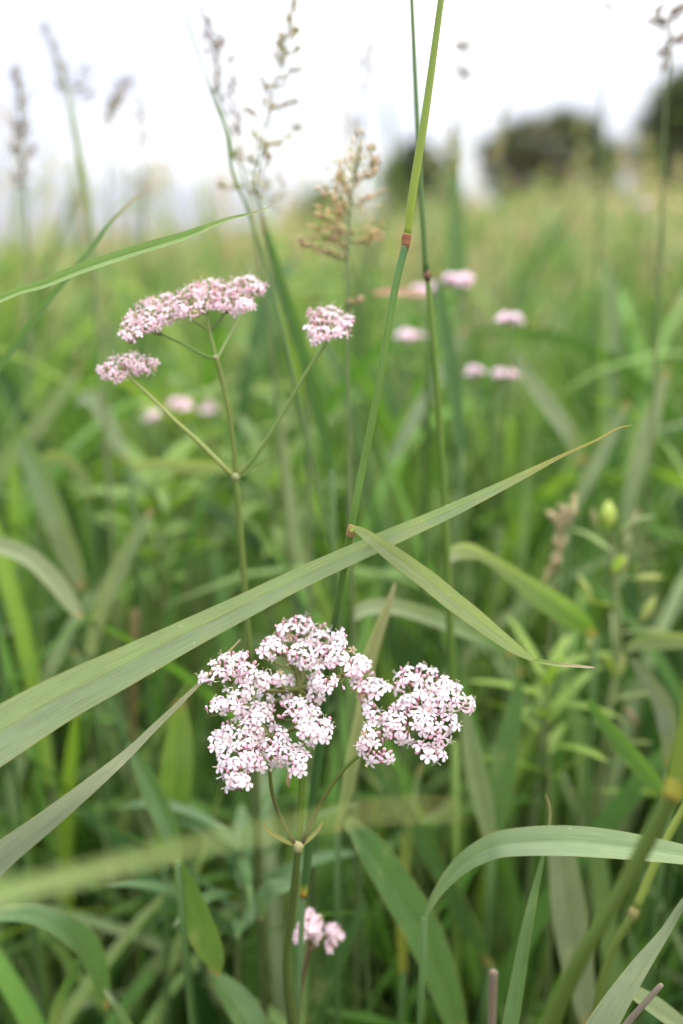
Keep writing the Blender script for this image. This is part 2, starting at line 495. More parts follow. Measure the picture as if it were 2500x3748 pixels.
def flush(name, label):
    off = 0; Vs = []; Fs = []; Cs = []; Us = []
    for V, F, c, u in parts:
        Vs.append(V); Fs.append(F + off); Cs.append(c); Us.append(u); off += len(V)
    parts.clear()
    o = mesh_obj(name, np.concatenate(Vs), np.concatenate(Fs), np.concatenate(Cs), np.concatenate(Us), M_MEADOW)
    tag(o, label, None, None, 'stuff')
    return o
shoots(2700, .28, 2.6, .45, .50, .40, .98, 6, 8, .006, .014, lmin=.25, lmax=.5, sky_keep=.12, power=1.15)
shoots(850, .55, 2.6, .45, .50, .80, 1.12, 4, 8, .007, .013, lmin=.3, lmax=.55, sky_keep=.3, power=1.0)
# the same grass beside and behind the camera: it goes on all round
def ring_scatter(n, y0, y1, half0, slope, power):
    out_x, out_y = [], []
    while len(out_x) < n:
        x, y = random.uniform(-2.6, 2.6), random.uniform(-2.2, 2.4)
        if abs(x) < .45 + .5 * max(y, -.6) and y > -.25: continue
        if abs(x) < .3 and -.5 < y < .3: continue
        out_x.append(x); out_y.append(y)
    return np.array(out_x), np.array(out_y)
_sc = scatter; scatter = ring_scatter
shoots(5200, 0, 0, 0, 0, .6, 1.1, 5, 5, .012, .022, lmin=.3, lmax=.5, sky_keep=.12)
scatter = _sc
# understorey of short leaves near the soil
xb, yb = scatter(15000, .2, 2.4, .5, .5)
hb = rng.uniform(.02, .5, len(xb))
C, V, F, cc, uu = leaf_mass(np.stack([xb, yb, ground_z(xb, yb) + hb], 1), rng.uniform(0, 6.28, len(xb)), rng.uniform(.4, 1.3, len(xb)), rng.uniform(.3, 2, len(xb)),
                            rng.uniform(.12, .3, len(xb)), rng.uniform(.008, .022, len(xb)), pick_cols(len(xb)) * .8, 6)  # leaf colours darkened to deepen the shade low in the grass
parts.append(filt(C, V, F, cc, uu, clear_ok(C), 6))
flush('near_meadow_grass', 'dense green blades and stems of tall meadow grass around the flowers')
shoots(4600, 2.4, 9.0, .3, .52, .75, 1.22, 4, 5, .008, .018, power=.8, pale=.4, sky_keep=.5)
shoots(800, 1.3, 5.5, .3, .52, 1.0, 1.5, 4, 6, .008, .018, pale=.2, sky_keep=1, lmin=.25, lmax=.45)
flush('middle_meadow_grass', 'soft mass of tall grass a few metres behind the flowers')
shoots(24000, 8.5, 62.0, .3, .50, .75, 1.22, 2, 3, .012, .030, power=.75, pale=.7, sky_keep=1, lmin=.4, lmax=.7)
flush('distant_meadow_grass', 'pale yellowish green grass of the far meadow below the trees')

# seed heads of the distant grass
def heads(n, y0, y1, z0, z1, size, colr, sky_keep=1.0, power=1.0, q=16):
    x, y = scatter(n, y0, y1, .3, .5, power)
    z = ground_z(x, y) + rng.uniform(z0, z1, n)
    C = np.stack([x, y, z], 1)
    ok = clear_ok(C[:, None, :], sky_keep); C = C[ok]; n = len(C)
    base = np.repeat(C, q, 0)
    hh = rng.uniform(-1, 1, n * q)
    tilt = np.repeat(rng.normal(size=(n, 2)) * .25, q, 0)
    ctr = base + np.stack([tilt[:, 0] * hh * size + rng.normal(size=n * q) * size * .14 * (1.1 - hh), tilt[:, 1] * hh * size + rng.normal(size=n * q) * size * .14 * (1.1 - hh), hh * size], 1)
    n1 = rng.normal(size=(n * q, 3)) * [.5, .5, 1]; n1 /= np.linalg.norm(n1, axis=1, keepdims=True)
    n2 = np.cross(n1, rng.normal(size=(n * q, 3))); n2 /= np.linalg.norm(n2, axis=1, keepdims=True)
    s = rng.uniform(.1, .2, (n * q, 1)) * size
    V = np.stack([ctr - n1 * s, ctr + n2 * s * .35, ctr + n1 * s, ctr - n2 * s * .35], 1).reshape(-1, 3)
    cc = np.repeat(np.array(colr)[rng.integers(0, len(colr), n)] * rng.uniform(.8, 1.2, (n, 1)), q * 4, 0)
    return V, np.arange(len(V)).reshape(-1, 4), cc, np.tile([.5, .5], (len(V), 1))
TAN = [(.42, .35, .20), (.46, .35, .25), (.38, .36, .18), (.44, .31, .24)]
parts.append(heads(3200, 7, 60, .95, 1.38, .10, TAN, 1, .8))
parts.append(heads(1900, 1.8, 10, .92, 1.42, .08, TAN, .7, q=30))
o = flush('grass_seed_heads', 'tan and pinkish seed heads scattered over the far meadow')

# ------------------------------------------------------------------ individual blades, stems and leaves
AUTO = {}
def px(w_, d): return w_ * K * d
def ribbon(mb, rows, c0, c1=None, ctip=None, roll=0.35, n=7, fold=.28, edge=(.30, .25, .09), tip=.9, wave=0.0, twist=0.0, root=None):
    """rows: (u, v, d, width in photo pixels)"""
    pts = [tuple(P(u, v, d)) + (px(w_, d),) for u, v, d, w_ in rows]
    A = spline(pts, n); C = A[:, :3]; W = np.maximum(A[:, 3], 2e-4)
    m = len(C); L = np.concatenate([[0], np.cumsum(np.linalg.norm(np.diff(C, axis=0), axis=1))]); T = L / L[-1]
    c0 = np.array(c0); c1 = np.array(c1 if c1 is not None else c0); ctip = np.array(ctip if ctip is not None else (.30, .20, .08))
    xs = np.array([-1, -.955, -.6, -.12, 0, .12, .6, .955, 1.])
    V = []; Cc = []; U = []; F = []
    eye = np.array([0, 0, EYE])
    ph = random.uniform(0, 6)
    for i in range(m):
        t = C[min(i + 1, m - 1)] - C[max(i - 1, 0)]; t /= np.linalg.norm(t)
        view = C[i] - eye; view /= np.linalg.norm(view)
        s = np.cross(t, view); s /= np.linalg.norm(s)
        nn = np.cross(s, t)
        rr = roll + twist * T[i]
        s2 = s * math.cos(rr) + nn * math.sin(rr); n2 = nn * math.cos(rr) - s * math.sin(rr)
        hw = W[i] * .5 / max(.45, math.cos(roll))
        for j, x_ in enumerate(xs):
            dep = fold * (1 - abs(x_)) * hw + (0.05 * hw * (1 if abs(x_) < .05 else 0))
            wv = wave * hw * math.sin(18 * T[i] + ph + x_) * abs(x_)
            V.append(C[i] + s2 * hw * x_ + n2 * (dep + wv))
            c = c0 * (1 - T[i]) + c1 * T[i]
            k = min(1, max(0, (T[i] - tip) / (1 - tip + 1e-6))) ** .7
            c = c * (1 - k) + ctip * k
            if abs(x_) > .98: c = np.array(edge) * .8 + c * .2
            if abs(x_) < .05: c = c * .85 + np.array((.2, .24, .1)) * .15
            Cc.append(c); U.append((x_ * .5 + .5, L[i] * 10))
    q = len(xs)
    for i in range(m - 1):
        for j in range(q - 1):
            F.append((i * q + j, i * q + j + 1, (i + 1) * q + j + 1, (i + 1) * q + j))
    mb.add(V, F, Cc, U)
    return C
GREY = (.165, .215, .105); PALE = (.215, .255, .125); MID = (.095, .175, .050); DEEP = (.060, .125, .035); LIME = (.155, .230, .045); SILV = (.185, .215, .145)

def root_down(t, p, off=(0, .03), r=.0016, c=(.085, .15, .045), name='stem', mat=None):
    """a stem from a leaf's foot down to the ground"""
    g = Vector((p[0] + off[0], p[1] + off[1], 0)); g.z = gz(g.x, g.y)
    mid = Vector(p).lerp(g, .4) + Vector((off[0] * .2, off[1] * .3, 0))
    pts = spline([tuple(p), tuple(mid), tuple(g)], 6)
    mb = Mb(); tube(mb, pts, np.linspace(r * .8, r * 1.3, len(pts)), c, 7)
    return mb.build(name, mat or M_STEM, t)
def refocus(rows, k=.55): return [(u, v, .33 - (.33 - d) * k, w_) for u, v, d, w_ in rows]
def leaf_thing(label, rows, c0, c1=None, foot='end', off=(0, .05), name='grass_leaf', cat='grass blade', stem_r=.0016, mat=None, stem_c=(.085, .15, .045), group=None, **kw):
    mb = Mb(); C = ribbon(mb, rows, c0, c1, **kw)
    p = C[-1] if foot == 'end' else C[0]
    g = Vector((p[0] + off[0], p[1] + off[1], 0)); g.z = gz(g.x, g.y)
    t = thing(name, label, cat, g, group)
    mb.build('blade', mat or M_BLADE, t)
    root_down(t, p, off, stem_r, stem_c, mat=M_STEM if mat is None else mat)
    return t

# the long broad leaf sweeping across the middle of the picture
leaf_thing('long broad grey green leaf sweeping from the left edge across the tall reed stem',
    refocus([(-330, 2880, .285, 225), (-120, 2760, .292, 212), (0, 2690, .297, 198), (225, 2558, .303, 172), (450, 2443, .309, 146), (680, 2325, .314, 112), (900, 2216, .319, 90), (1100, 2116, .323, 78), (1376, 1990, .327, 68),
     (1636, 1875, .330, 50), (1865, 1765, .333, 32), (2057, 1668, .336, 13), (2180, 1612, .338, 8), (2260, 1568, .340, 6), (2312, 1556, .342, 2)]),
    (.245, .295, .210), (.215, .275, .165), foot='start', off=(-.02, .02), roll=-.5, fold=.16, wave=.035, tip=.80, ctip=(.34, .27, .10), stem_r=.0025)
# upper left leaf, lit through
leaf_thing('bright green leaf rising from the left edge above the pink flower heads',
    [(-160, 1150, .318, 30), (-40, 1108, .32, 30), (69, 1064, .322, 28), (160, 1037, .324, 33), (290, 984, .326, 38), (476, 922, .329, 38), (677, 861, .332, 30), (829, 803, .335, 14), (940, 775, .338, 6), (1015, 745, .342, 2)],
    (.13, .22, .035), (.12, .21, .04), foot='start', off=(-.05, .02), roll=.75, fold=.3, tip=.88, ctip=(.36, .25, .14))
leaf_thing('thin blurred green blade crossing behind the bright green leaf at upper left',
    [(-120, 1500, .40, 26), (0, 1338, .395, 27), (143, 1141, .39, 25), (275, 980, .388, 22), (344, 900, .39, 18), (390, 830, .392, 14), (478, 741, .40, 8), (525, 700, .405, 3)],
    MID, MID, foot='start', roll=.3, tip=.8)
leaf_thing('narrow olive leaf running from the lower left edge up behind the lower flower head',
    refocus([(-200, 3330, .292, 130), (0, 3138, .30, 100), (183, 2995, .308, 76), (359, 2851, .318, 52), (478, 2748, .327, 34), (562, 2665, .334, 25), (735, 2497, .347, 13), (800, 2425, .352, 10), (880, 2340, .36, 5)], .75),
    (.150, .185, .100), (.17, .18, .075), foot='start', off=(-.02, .02), roll=.7, fold=.2, tip=.75, ctip=(.28, .22, .10))
leaf_thing('strongly blurred pale leaf close to the lens across the lower left and centre',
    [(-260, 3370, .172, 150), (0, 3275, .166, 92), (320, 3195, .162, 64), (650, 3110, .158, 42), (900, 3055, .154, 30), (1120, 3015, .151, 26), (1350, 2975, .149, 24), (1500, 2962, .148, 18), (1620, 2965, .150, 14), (1700, 2975, .15, 4)],
    (.21, .29, .10), (.27, .31, .08), foot='start', off=(-.05, -.01), roll=.3, fold=.2, tip=.8, ctip=(.33, .27, .10))
# lower right arch
leaf_thing('smooth pale green leaf arching over to the right edge below the flower heads',
    [(1553, 3361, .372, 14), (1600, 3268, .367, 34), (1680, 3172, .362, 62), (1770, 3112, .357, 82), (1856, 3085, .353, 95), (2047, 3076, .347, 106), (2250, 3090, .342, 100), (2500, 3127, .336, 70), (2640, 3160, .332, 40), (2750, 3200, .33, 5)],
    (.140, .205, .100), (.205, .275, .115), foot='start', off=(-.004, .04), roll=.45, fold=.16, tip=.95)
leaf_thing('upright green blade ending in a hair thin tan tip, crossing behind the arching leaf',
    [(1840, 3900, .352, 62), (1880, 3680, .354, 56), (1925, 3420, .357, 42), (1965, 3230, .36, 24), (1988, 3130, .362, 12), (2008, 3040, .364, 7), (2014, 2965, .366, 6), (1998, 2905, .368, 3)],
    (.105, .180, .065), (.12, .19, .06), foot='start', off=(0, .02), roll=.5, fold=.3, tip=.78, ctip=(.36, .26, .12))
leaf_thing('pale grey green leaf rising out of the bottom right corner',
    [(2100, 3960, .322, 130), (2206, 3750, .325, 100), (2326, 3561, .330, 68), (2430, 3417, .334, 36), (2500, 3305, .337, 24), (2590, 3180, .34, 4)],
    (.155, .195, .100), (.185, .225, .115), foot='start', off=(0, .02), roll=.45, fold=.25)

NEARB = [
 ('broad dull silvery leaf hanging upright behind the dark slanting stem', [(2055, 3110, .44, 95), (2085, 3350, .45, 125), (2120, 3560, .46, 110), (2160, 3760, .47, 60)], SILV, SILV, 'end', .1),
 ('broad green leaf slanting down from below the right flower head', [(1270, 3000, .415, 40), (1360, 3110, .42, 105), (1450, 3245, .43, 130), (1555, 3420, .44, 135), (1640, 3640, .45, 110), (1690, 3820, .46, 60)], (.085, .160, .060), MID, 'end', .2),
 ('narrow dark leaf slanting down behind the right flower head', [(1370, 2790, .47, 46), (1480, 2970, .48, 60), (1600, 3170, .49, 62), (1720, 3400, .50, 52), (1795, 3540, .51, 20)], (.07, .13, .055), DEEP, 'end', .2),
 ('leaf curling over with a pale underside right of the tall reed stem', [(1642, 2055, .46, 20), (1662, 2025, .462, 52), (1710, 2018, .465, 62), (1780, 2040, .47, 40), (1880, 2105, .475, 55), (2010, 2200, .48, 92), (2110, 2270, .485, 80), (2180, 2330, .49, 20)], (.28, .31, .19), (.10, .20, .03), 'end', .25),
 ('soft pale leaf arching level behind the top of the lower flower head', [(1290, 2265, .47, 28), (1340, 2225, .472, 52), (1450, 2222, .478, 56), (1600, 2265, .49, 60), (1760, 2330, .50, 50), (1880, 2400, .52, 20)], PALE, MID, 'end', .2),
 ('pale leaf bending over at the left edge above the long broad leaf', [(-120, 1960, .50, 50), (0, 1995, .50, 60), (110, 2040, .50, 64), (200, 2125, .50, 66), (265, 2215, .50, 50), (300, 2260, .50, 12)], PALE, PALE, 'start', .2),
 ('straight pale leaf slanting up right of the bent leaf at the left edge', [(330, 2400, .53, 40), (370, 2230, .52, 58), (440, 2070, .515, 60), (510, 1940, .51, 46), (555, 1860, .51, 14)], PALE, GREY, 'start', .2),
 ('wide blurred leaf leaning left at the left side below the small flower head', [(70, 1600, .62, 40), (130, 1720, .61, 80), (200, 1900, .60, 88), (270, 2080, .60, 70), (300, 2160, .60, 30)], (.13, .20, .075), PALE, 'end', .3),
 ('short leaf arching over left of the yellow green branch of the upper plant', [(280, 1470, .66, 24), (330, 1452, .66, 56), (380, 1520, .66, 58), (430, 1620, .66, 50), (460, 1680, .66, 14)], GREY, GREY, 'end', .3),
 ('small pale leaf arching low at the left under the left flower head', [(130, 1700, .64, 24), (190, 1672, .64, 40), (250, 1690, .64, 42), (310, 1760, .64, 40), (330, 1830, .64, 20)], PALE, GREY, 'end', .3),
 ('nearly level pale leaf passing behind the branches of the upper plant', [(480, 1715, .52, 20), (560, 1700, .52, 38), (680, 1705, .52, 44), (790, 1712, .52, 36), (880, 1730, .53, 14)], PALE, PALE, 'start', .3),
 ('grey green blade leaning up from the left edge behind the thin crossing blade', [(-90, 1830, .70, 60), (40, 1680, .71, 66), (150, 1540, .72, 60), (240, 1420, .73, 40), (300, 1340, .74, 12)], GREY, GREY, 'start', .25),
 ('green leaf bending down at the lower left corner', [(-120, 3350, .41, 50), (0, 3338, .41, 60), (130, 3345, .415, 72), (240, 3395, .42, 84), (325, 3470, .43, 92), (375, 3590, .44, 60), (392, 3690, .45, 16)], (.09, .165, .06), MID, 'start', .3),
 ('bright wide upright leaf left of the lower flower head', [(600, 3130, .50, 60), (625, 2980, .495, 112), (645, 2830, .49, 118), (655, 2680, .49, 90), (660, 2560, .49, 30)], (.095, .19, .035), LIME, 'start', .1),
 ('green leaf leaning left in front of the wide upright leaf', [(470, 2720, .475, 24), (520, 2820, .47, 62), (575, 2940, .465, 80), (625, 3060, .46, 66), (650, 3160, .46, 30)], MID, MID, 'end', .2),
 ('broad blunt leaf hanging down below the blurred pale leaf', [(650, 3150, .40, 30), (690, 3270, .405, 84), (735, 3400, .41, 104), (775, 3500, .415, 82), (798, 3575, .42, 12)], (.085, .165, .045), (.13, .20, .05), 'start', .25),
 ('thin blade at the bottom edge left of the flower stems', [(380, 3620, .41, 10), (430, 3690, .41, 26), (500, 3800, .42, 30)], GREY, MID, 'end', .2),
 ('slanting blade near the bottom left corner', [(300, 3490, .45, 12), (260, 3580, .45, 36), (215, 3680, .455, 44), (180, 3800, .46, 40)], MID, MID, 'end', .2),
 ('pale straight leaf running down right behind the far pink flower heads', [(1880, 1290, .60, 16), (1930, 1370, .60, 46), (2010, 1480, .60, 60), (2090, 1600, .60, 56), (2130, 1700, .61, 34)], GREY, GREY, 'end', .3),
 ('tall soft upright leaf high on the right side', [(2205, 1650, .80, 40), (2225, 1450, .80, 62), (2245, 1220, .80, 60), (2235, 1030, .80, 40), (2215, 900, .80, 10)], (.13, .19, .085), GREY, 'start', .15),
 ('dark green upright leaf beside the node of the thinner reed stem', [(1690, 1640, .55, 30), (1665, 1440, .55, 52), (1635, 1240, .55, 54), (1612, 1080, .55, 36), (1608, 980, .55, 8)], (.045, .115, .03), DEEP, 'start', .2),
 ('dark leaf bending along the thin grass stem in the upper middle', [(1215, 1720, .47, 20), (1180, 1560, .47, 44), (1130, 1370, .468, 50), (1065, 1150, .466, 42), (1005, 950, .465, 30), (960, 790, .465, 14)], (.055, .125, .03), MID, 'start', .3),
 ('upright blurred leaf tip standing against the sky right of the tall reed stem', [(1680, 1060, .85, 80), (1672, 880, .85, 72), (1665, 700, .85, 50), (1662, 560, .85, 26), (1660, 460, .85, 8)], (.10, .20, .05), MID, 'start', .15),
 ('pale level leaf at the right edge beside the budding herb', [(2290, 2375, .50, 26), (2360, 2352, .50, 52), (2450, 2345, .50, 62), (2600, 2350, .50, 40)], GREY, PALE, 'end', .3),
 ('pale drooping leaf low on the right below the budding herb', [(2310, 2410, .50, 20), (2375, 2490, .50, 48), (2430, 2590, .50, 70), (2448, 2700, .50, 64), (2440, 2800, .51, 20)], SILV, SILV, 'end', .2),
 ('bright green leaf slanting down to the orange noded stem', [(2150, 2560, .45, 20), (2230, 2670, .45, 52), (2320, 2780, .45, 66), (2400, 2870, .455, 50), (2450, 2940, .46, 20)], (.10, .19, .045), MID, 'end', .25),
 ('wide green upright leaf below the tip of the bent reed leaf', [(1810, 3060, .50, 50), (1830, 2900, .50, 88), (1860, 2720, .50, 84), (1890, 2560, .50, 50), (1905, 2440, .50, 12)], (.095, .18, .045), MID, 'start', .15),
 ('pale upright leaf right of the right flower head', [(1700, 2600, .48, 26), (1730, 2760, .48, 70), (1765, 2930, .485, 74), (1800, 3080, .49, 44)], GREY, GREY, 'end', .2),
 ('soft leaf leaning right near the right edge at mid height', [(2290, 1900, .62, 36), (2330, 1720, .62, 62), (2390, 1520, .62, 58), (2440, 1350, .62, 22)], GREY, PALE, 'start', .2),
 ('long soft blade crossing the far pink flower heads toward upper right', [(1420, 1700, .66, 30), (1500, 1560, .66, 52), (1620, 1350, .67, 50), (1700, 1200, .68, 24)], GREY, GREY, 'start', .3),
 ('short leaf with a pointed tip hanging left of the lower flower stem', [(1080, 3240, .44, 20), (1000, 3250, .44, 60), (960, 3290, .44, 52), (955, 3370, .44, 14)], (.10, .175, .07), MID, 'start', .3),
 ('upright blade with yellow foot between the two flower stems and the broad slanting leaf', [(1475, 3560, .48, 30), (1470, 3400, .48, 34), (1480, 3200, .48, 40), (1500, 2990, .48, 36), (1540, 2800, .49, 12)], (.20, .20, .03), MID, 'start', .3),
 ('dull leaf leaning at the bottom edge right of the flower stem', [(1340, 3300, .46, 16), (1290, 3400, .46, 40), (1210, 3560, .465, 80), (1150, 3720, .47, 70), (1120, 3850, .48, 30)], DEEP, DEEP, 'end', .3),
 ('pale folded leaf lying across the bottom right corner', [(2280, 3610, .355, 30), (2330, 3640, .357, 52), (2410, 3690, .36, 66), (2520, 3770, .365, 50), (2600, 3850, .37, 20)], PALE, GREY, 'end', .4),
 ('broad soft leaf low in the middle behind the small lower flower heads', [(1000, 3900, .44, 90), (930, 3760, .44, 110), (860, 3650, .445, 96), (790, 3570, .45, 40), (760, 3540, .45, 10)], (.085, .16, .05), MID, 'start', .3),
 ('slim leaf leaning left in front of the pale level leaf at the left', [(480, 2760, .6, 20), (420, 2600, .6, 40), (330, 2450, .6, 40), (260, 2380, .6, 12)], DEEP, MID, 'start', .2),
 ('pale narrow leaf high at the right among the soft grass', [(2080, 1900, .58, 30), (2150, 1760, .58, 48), (2230, 1600, .585, 48), (2300, 1470, .59, 16)], GREY, GREY, 'start', .2),
 ('bright blade standing left of the tall reed stem at mid height', [(1120, 2200, .6, 30), (1090, 2000, .6, 46), (1050, 1780, .6, 48), (1030, 1600, .6, 30), (1020, 1500, .6, 8)], (.16, .22, .09), PALE, 'start', .2),
 ('soft blade leaning over between the two far flower heads on the right', [(2420, 2350, .7, 40), (2380, 2150, .7, 66), (2330, 1950, .7, 60), (2300, 1800, .7, 16)], GREY, GREY, 'start', .2),
]
for label, rows, c0, c1, foot, ro in NEARB:
    leaf_thing(label, rows, c0, c1, foot=foot, roll=ro * random.choice([-2.2, 2.2]), fold=.3, tip=.93, group='grass blades around the flowers',
               off=(random.uniform(-.02, .02), random.uniform(.02, .07)))

# ------------------------------------------------------------------ reed stems
def path(rows, n=6):
    pts = [tuple(P(u, v, d)) + (px(w_, d) * .5,) for u, v, d, w_ in rows]
    A = spline(pts, n)
    return A[:, :3], A[:, 3]
def to_ground(rows_last, prev):
    p = Vector(rows_last); q = Vector(prev)
    dirv = (p - q).normalized()
    if dirv.z > -.3: dirv.z = -.3; dirv.normalize()
    k = (p.z) / -dirv.z
    g = p + dirv * min(k, 1.5); g.x = p.x + (g.x - p.x) * .5; g.y = p.y + (g.y - p.y) * .5; g.z = 0
    g.z = gz(g.x, g.y)
    return g

rows_low = [(1487, 884, .328, 27), (1440, 1085, .327, 28), (1380, 1450, .328, 29), (1330, 1700, .330, 29), (1285, 1935, .332, 28), (1240, 2190, .346, 28), (1212, 2350, .360, 27), (1185, 2600, .369, 32), (1150, 2900, .372, 36), (1122, 3180, .375, 31), (1110, 3280, .377, 28)]
rows_up = [(1650, -260, .318, 22), (1614, 0, .320, 25), (1562, 380, .323, 29), (1512, 700, .326, 32), (1490, 862, .328, 28)]
C, r_ = path(rows_low)
end = Vector(C[-1]); gd = to_ground(C[-1], C[-8])
reed = thing('reed', 'tall reed stem with a red brown node and one leaf bent down to the right', 'reed', gd)
mb = Mb(); tt = np.linspace(0, 1, len(C))[:, None]
cA, cB, cC = np.array((.055, .13, .045)), np.array((.105, .19, .035)), np.array((.05, .11, .028))
cc = np.where(tt < .12, cA + (cB - cA) * tt / .12, np.where(tt < .45, cB, cB + (cC - cB) * np.clip((tt - .45) / .12, 0, 1)))
cc[-4:] = [(.15, .2, .04), (.3, .28, .04), (.38, .26, .04), (.32, .16, .04)]
tube(mb, C, r_, cc, 12); mb.build('stem', M_STEM, reed)
mb = Mb(); pts = spline([tuple(end), tuple(end.lerp(gd, .5)), tuple(gd)], 5); tube(mb, pts, np.linspace(r_[-1] * .75, .0025, len(pts)), (.06, .11, .035), 8); mb.build('lower_stem', M_STEM, reed)
C, r_ = path(rows_up); mb = Mb(); tt = np.linspace(0, 1, len(C))[:, None]
tube(mb, C, r_, np.array((.16, .22, .05)) * (1 - tt) + np.array((.24, .31, .04)) * tt, 12); mb.build('upper_stem', M_STEM, reed)
C, r_ = path([(1492, 856, .328, 29), (1488, 868, .328, 35), (1486, 884, .328, 34), (1484, 900, .328, 30), (1479, 918, .328, 28)], 3)
mb = Mb(); tube(mb, C, r_ * 1.02, [(.20, .15, .04)] * 2 + [(.19, .07, .025)] * 4 + [(.26, .12, .05)] * 3 + [(.13, .06, .03)] * (len(C) - 9), 12); mb.build('node', M_STEM, reed)
C, r_ = path([(1292, 1922, .331, 29), (1288, 1936, .331, 33), (1284, 1950, .3315, 33), (1279, 1962, .332, 30)], 3)
mb = Mb(); tube(mb, C, r_ * 1.03, (.26, .17, .07), 10); mb.build('sheath', M_STEM, reed)
mb = Mb(); ribbon(mb, [(1282, 1945, .329, 8), (1298, 1936, .327, 22), (1325, 1948, .326, 34), (1365, 1976, .324, 46), (1430, 2024, .322, 60), (1505, 2079, .320, 68), (1585, 2138, .319, 71), (1655, 2197, .318, 71), (1735, 2258, .318, 66), (1804, 2313, .319, 56), (1880, 2370, .320, 42), (1930, 2402, .322, 24), (1962, 2418, .324, 9)],
    (.26, .30, .14), (.28, .34, .18), roll=-.35, fold=.14, edge=(.42, .26, .08), tip=.98, ctip=(.3, .3, .12)); mb.build('leaf', M_BLADE, reed)
mb = Mb(); ribbon(mb, [(1955, 2415, .3235, 9), (1985, 2422, .325, 16), (2040, 2430, .328, 17), (2100, 2436, .332, 12), (2150, 2441, .335, 9), (2176, 2443, .337, 3)], (.16, .24, .05), (.3, .27, .14), roll=.5, fold=.4, tip=.4, ctip=(.42, .3, .22)); mb.build('leaf_tip', M_BLADE, reed)

def noded_stem(label, rows_a, rows_b, node, ca, cb, cn, name='reed', sides=10):
    C1, r1 = path(rows_b); g = to_ground(C1[-1], C1[-6]); t = thing(name, label, 'reed', g)
    mb = Mb(); tube(mb, C1, r1, cb, sides); mb.build('stem', M_STEM, t)
    mb = Mb(); e_ = Vector(C1[-1]); pts = spline([tuple(e_), tuple(e_.lerp(g, .5)), tuple(g)], 5); tube(mb, pts, r1[-1], cb, 8); mb.build('lower_stem', M_STEM, t)
    C2, r2 = path(rows_a); mb = Mb(); tube(mb, C2, r2, ca, sides); mb.build('upper_stem', M_STEM, t)
    C3, r3 = path(node, 3); mb = Mb(); tube(mb, C3, r3, cn if np.ndim(cn) == 1 else [cn[min(i, len(cn) - 1)] for i in range(len(C3))], sides); mb.build('node', M_STEM, t)
    return t
noded_stem('thinner reed stem with a brown node, just right of the tall reed stem',
    [(1495, -200, .375, 15), (1507, 0, .377, 17), (1525, 400, .380, 18), (1545, 760, .385, 20), (1560, 996, .39, 24)],
    [(1564, 1005, .392, 22), (1590, 1300, .40, 25), (1618, 1700, .415, 27), (1636, 2050, .43, 28), (1652, 2400, .45, 30), (1665, 2700, .47, 30)],
    [(1561, 992, .39, 24), (1563, 1003, .39, 29), (1564, 1013, .39, 28), (1565, 1024, .391, 23)], (.10, .17, .05), (.14, .22, .045), (.16, .08, .05))
noded_stem('thick dark stem slanting up to an orange node at the right edge',
    [(2580, 2300, .245, 70), (2540, 2540, .245, 72), (2505, 2720, .245, 74), (2475, 2870, .245, 76)],
    [(2465, 2905, .245, 66), (2400, 3020, .247, 62), (2290, 3230, .25, 60), (2170, 3430, .253, 60), (2080, 3600, .257, 64), (1990, 3800, .262, 68)],
    [(2478, 2855, .245, 78), (2470, 2880, .245, 74), (2462, 2903, .245, 72), (2455, 2922, .245, 66)], (.115, .17, .02), (.075, .115, .022), [(.25, .22, .03)] * 3 + [(.24, .24, .03)] * 4 + [(.22, .15, .03)] * 3)
noded_stem('yellow green stem slanting behind the dark stem at the lower right',
    [(2560, 2850, .40, 24), (2500, 2960, .402, 27), (2420, 3110, .404, 30), (2325, 3330, .407, 32)],
    [(2315, 3350, .407, 30), (2250, 3460, .41, 30), (2200, 3600, .413, 29), (2170, 3780, .418, 29)],
    [(2330, 3322, .407, 33), (2322, 3335, .407, 40), (2316, 3350, .407, 38), (2308, 3366, .408, 30)], (.20, .25, .05), (.12, .17, .035), (.22, .2, .07))

def plain_stem(label, rows, c, cat='grass stem', name='grass_shoot', mat=None, part='stem', ground=True):
    C, r_ = path(rows)
    g = to_ground(C[-1], C[-5])
    if ground:
        C = np.vstack([C, spline([C[-1], (C[-1] + np.array(g)) / 2, np.array(g)], 4)[1:]])
        r_ = np.concatenate([r_, np.full(len(C) - len(r_), r_[-1])])
    mb = Mb(); tube(mb, C, r_, c, 8); o = mb.build(name, mat or M_STEM)
    tag(o, label, cat); return o
plain_stem('dry tan broken stem standing upright at the bottom edge', [(1807, 3555, .385, 30), (1806, 3570, .385, 33), (1803, 3660, .388, 31), (1800, 3780, .392, 31)], (.30, .24, .18), name='dry_reed', cat='dry stem', mat=M_DRY)
plain_stem('pale broken twig leaning right across the bottom right corner', [(2425, 3602, .338, 12), (2412, 3614, .338, 20), (2360, 3672, .34, 22), (2300, 3740, .343, 23), (2230, 3830, .347, 24)], (.36, .30, .24), name='dry_reed', cat='dry stem', mat=M_DRY)
plain_stem('long thin grass stem leaning from the top edge down through the upper middle',
    [(640, -60, .44, 5), (690, 90, .44, 7), (770, 330, .438, 9), (830, 490, .437, 16), (850, 620, .437, 14), (910, 780, .437, 10), (985, 1010, .438, 14), (1060, 1320, .44, 16), (1120, 1590, .445, 18), (1170, 1800, .45, 18), (1215, 1990, .455, 18), (1240, 2150, .46, 16)], (.12, .18, .06))
leaf_thing('dry pale tan leaf standing behind the gap between the two flower heads',
    [(1446, 2135, .405, 10), (1425, 2205, .405, 26), (1390, 2300, .407, 40), (1350, 2420, .41, 52), (1335, 2560, .412, 50), (1300, 2740, .415, 54), (1270, 2900, .42, 42), (1235, 3040, .425, 16)],
    (.26, .24, .15), (.17, .21, .10), foot='end', roll=.7, fold=.5, tip=.97, name='dry_leaf', cat='dry leaf')
